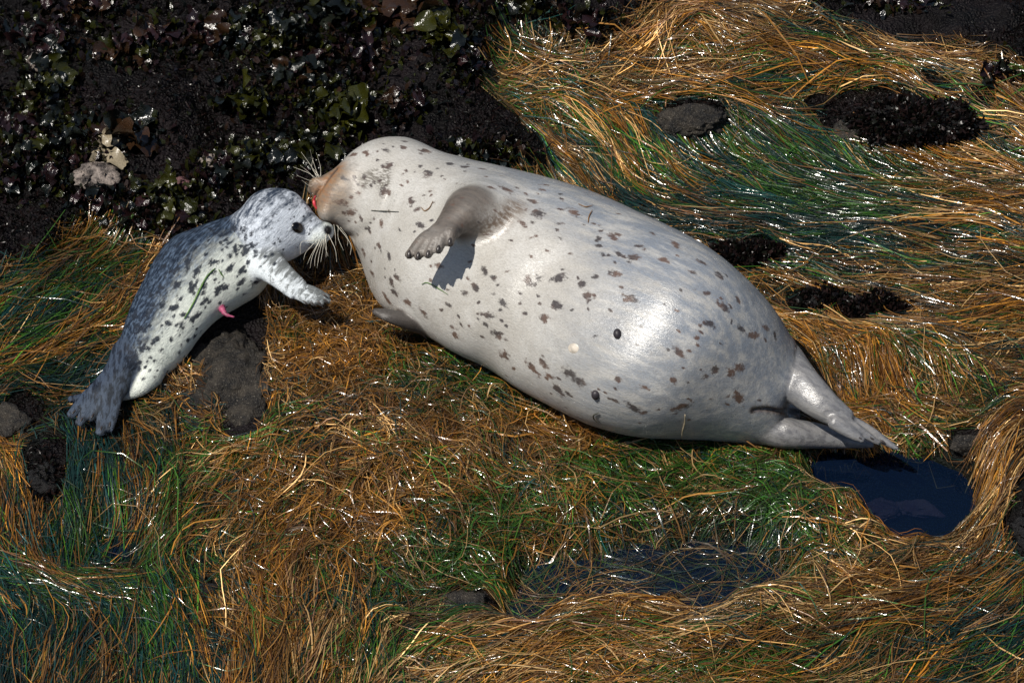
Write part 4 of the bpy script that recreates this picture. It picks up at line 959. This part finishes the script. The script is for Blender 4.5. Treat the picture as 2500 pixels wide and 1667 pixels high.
def frond_mesh(seed, mat):
    r = np.random.default_rng(seed); nu, nv = 9, 6; V = []; F = []
    bend = r.uniform(-1.6, 1.6); cup = r.uniform(-.8, .9); ru = r.uniform(.16, .34); p0 = r.uniform(0, 6.28); fq = r.uniform(6, 11)
    for i in range(nu):
        s = i / (nu - 1); wd = .42 * math.sin(math.pi * min(.15 + .8 * s, .97)) ** .7 * (1 + .2 * math.sin(5 * s + p0))
        a = bend * s
        cx = math.sin(a) / bend if abs(bend) > .05 else s; cz = (1 - math.cos(a)) / bend if abs(bend) > .05 else 0
        for j in range(nv):
            t = j / (nv - 1) * 2 - 1
            V.append((cx, t * wd + .08 * math.sin(4 * s + p0), cz + cup * wd * t * t * .7 + ru * abs(t) ** 1.5 * math.sin(fq * s + p0 + 1.7 * t)))
    for i in range(nu - 1):
        for j in range(nv - 1): F.append((i * nv + j, (i + 1) * nv + j, (i + 1) * nv + j + 1, i * nv + j + 1))
    me = bpy.data.meshes.new('frond'); me.from_pydata(V, [], F); me.polygons.foreach_set('use_smooth', [True] * len(F)); me.materials.append(SW[mat]); me.update(); return me
FR = {k: [frond_mesh(100 * i + j, k) for j in range(7)] for i, k in enumerate(SW)}
def clump(px, py, rx, ry, nf, kinds, lab, size=.045):
    c = on(px, py); root = empty('seaweed_clump', c); tag(root, lab, 'seaweed', 'leafy seaweed clumps on the dark rock')
    for q in range(int(nf * 1.9)):
        a = rng.uniform(0, 6.28); r = math.sqrt(rng.random())
        p = on(px + rx * r * math.cos(a), py + ry * r * math.sin(a), .012 + .022 * rng.random())
        o = link('frond', FR[kinds[rng.integers(len(kinds))]][rng.integers(7)], root)
        s = size * rng.uniform(.6, 1.45); o.location = tuple(p - c); o.scale = (s, s * rng.uniform(.7, 1.2), s * .8)
        o.rotation_euler = (rng.normal(0, .5), rng.normal(-.25, .35), rng.uniform(0, 6.28))
CL = [(110, 100, 90, 40, 14, ('purple', 'dark'), 'glossy purple-black seaweed clump near the upper left corner', .045), (430, 110, 130, 40, 18, ('purple', 'purple', 'brown'), 'band of shiny purple-brown seaweed across the upper left rock', .045),
      (290, 150, 50, 14, 5, ('brown', 'olive'), 'small brown fronds at the left end of the purple band', .045), (620, 80, 90, 50, 14, ('dark', 'olive'), 'dark green seaweed clump at top between purple band and olive fronds', .042), (700, 110, 60, 45, 10, ('olive', 'dark'), 'olive seaweed clump with bright glints near the top', .045),
      (830, 40, 90, 40, 13, ('dark', 'olive'), 'dark leafy seaweed clump at the top edge left of the big brown fronds', .045), (980, 45, 60, 35, 8, ('brown', 'brown', 'purple'), 'large brown curled fronds at the top edge', .075), (1075, 105, 55, 50, 11, ('olive',), 'olive-green seaweed right of the big brown fronds', .05),
      (1150, 150, 40, 50, 8, ('purple', 'dark'), 'dark seaweed beside the left end of the golden grass', .04), (880, 140, 70, 35, 10, ('purple', 'brown'), 'reddish seaweed tufts above the large seal\'s head', .035), (600, 255, 50, 24, 9, ('olive', 'olive', 'dark'), 'olive seaweed patch left of centre in the dark rock', .05),
      (720, 190, 60, 45, 12, ('purple', 'brown', 'dark'), 'brown mixed seaweed clump left of the bright olive fronds', .035), (830, 285, 55, 40, 12, ('olive',), 'bright olive-green ruffled seaweed just above the large seal\'s head', .055), (770, 240, 60, 40, 11, ('dark', 'olive'), 'dark seaweed clump left of the bright ruffled one', .04),
      (980, 265, 40, 28, 8, ('brown', 'purple'), 'small brown curled seaweed right of the bright ruffled one', .04), (100, 220, 70, 40, 11, ('olive', 'dark'), 'dull green seaweed below the white stone', .04), (50, 310, 70, 50, 14, ('dark', 'olive', 'purple'), 'dark glinting seaweed at the left edge', .035),
      (160, 330, 60, 45, 11, ('olive', 'dark'), 'olive-brown seaweed clump left of the bleached frond', .042), (310, 335, 55, 26, 7, ('brown', 'dark'), 'wide brown fronds curling above the barnacled rock', .07), (255, 365, 25, 20, 3, ('pale',), 'bleached tan curled frond above the barnacled rock', .06),
      (90, 430, 90, 45, 14, ('purple', 'dark'), 'purple-black seaweed left of the barnacled rock', .038), (640, 410, 80, 40, 13, ('olive', 'dark'), 'dark olive seaweed behind the pup\'s head', .04), (740, 380, 60, 40, 12, ('dark', 'olive'), 'wet seaweed behind the large seal\'s whiskers', .04),
      (540, 430, 60, 35, 10, ('dark', 'purple'), 'dark seaweed above the pup\'s back', .035), (400, 495, 70, 40, 14, ('olive', 'dark', 'olive'), 'olive seaweed left of the pup\'s shoulder', .035), (330, 545, 70, 30, 11, ('purple', 'dark'), 'purple seaweed at the edge of the brown grass left of the pup', .035),
      (430, 550, 60, 25, 9, ('olive', 'purple'), 'seaweed fringe tucked behind the pup\'s back', .035), (1180, 375, 70, 14, 7, ('dark', 'olive'), 'thin dark seaweed fringe along the large seal\'s shoulder', .03), (1100, 20, 50, 25, 8, ('dark', 'purple'), 'dark seaweed at the top edge right of the brown fronds', .04),
      (1270, 20, 80, 30, 10, ('dark', 'olive'), 'sparse dark seaweed at the top above the green grass', .04), (1420, 60, 70, 30, 9, ('purple', 'dark'), 'dark purple seaweed near the top left of the grass mound', .04), (2180, 10, 60, 16, 6, ('brown', 'purple'), 'brown seaweed at the top edge on the right-hand rock', .05),
      (2450, 205, 50, 22, 7, ('dark', 'purple'), 'dark seaweed by the right edge above the golden grass', .045), (200, 30, 90, 25, 8, ('purple', 'brown'), 'purple seaweed at the top edge near the left', .04), (250, 490, 60, 30, 9, ('dark', 'purple'), 'dark low seaweed below the barnacled rock', .035)]
for c in CL: clump(*c)

# small leafy algae scattered over the dark shelf, thickest round the clumps
def tufts_leaf(n):
    ci = rng.integers(0, len(CL), n); c = np.array([[q[0], q[1], q[2], q[3]] for q in CL], float)[ci]
    px = c[:, 0] + rng.normal(0, 1, n) * c[:, 2] * .85; py = c[:, 1] + rng.normal(0, 1, n) * c[:, 3] * .95
    k = samp(ROCK, px, py) > .5; px, py = px[k], py[k]
    z = np.zeros(len(px)); d0 = np.stack([(px - 1250) / 1000 / D, U_[1] * (833.5 - py) / 1000 / D - V_[1], U_[2] * (833.5 - py) / 1000 / D - V_[2]], -1)
    for _ in range(6):
        t = (z - CAM[2]) / d0[:, 2]; P = CAM + t[:, None] * d0; z = .5 * z + .5 * gz(P[:, 0], P[:, 1])
    P[:, 2] = gz(P[:, 0], P[:, 1]) + .004
    return P
b = tufts_leaf(9000)
o = tufts('leafy_algae', b, np.tile([0, -.3, 1.], (len(b), 1)), .021)
pal3 = np.array([[.010, .011, .002], [.009, .005, .006], [.005, .007, .007], [.016, .009, .006], [.015, .017, .003]])
a = o.data.attributes['Col']; cw = np.ones((len(b), 6, 4), np.float32); cw[..., :3] = (pal3[rng.integers(0, 5, len(b))] * rng.uniform(.5, 1.5, len(b))[:, None])[:, None]
a.data.foreach_set('color', cw.ravel())
m = Mat('wet_leafy_algae'); m.p(Base_Color=m.attr('Col', 'Color'), Roughness=.2, Specular_IOR_Level=.5, Normal=m.bump(m.noise(m.obj(), 190, 2), .5, .003)); o.data.materials[0] = m.m
tag(o, 'small wet leafy algae scattered over the dark rock', 'algae', kind='stuff')
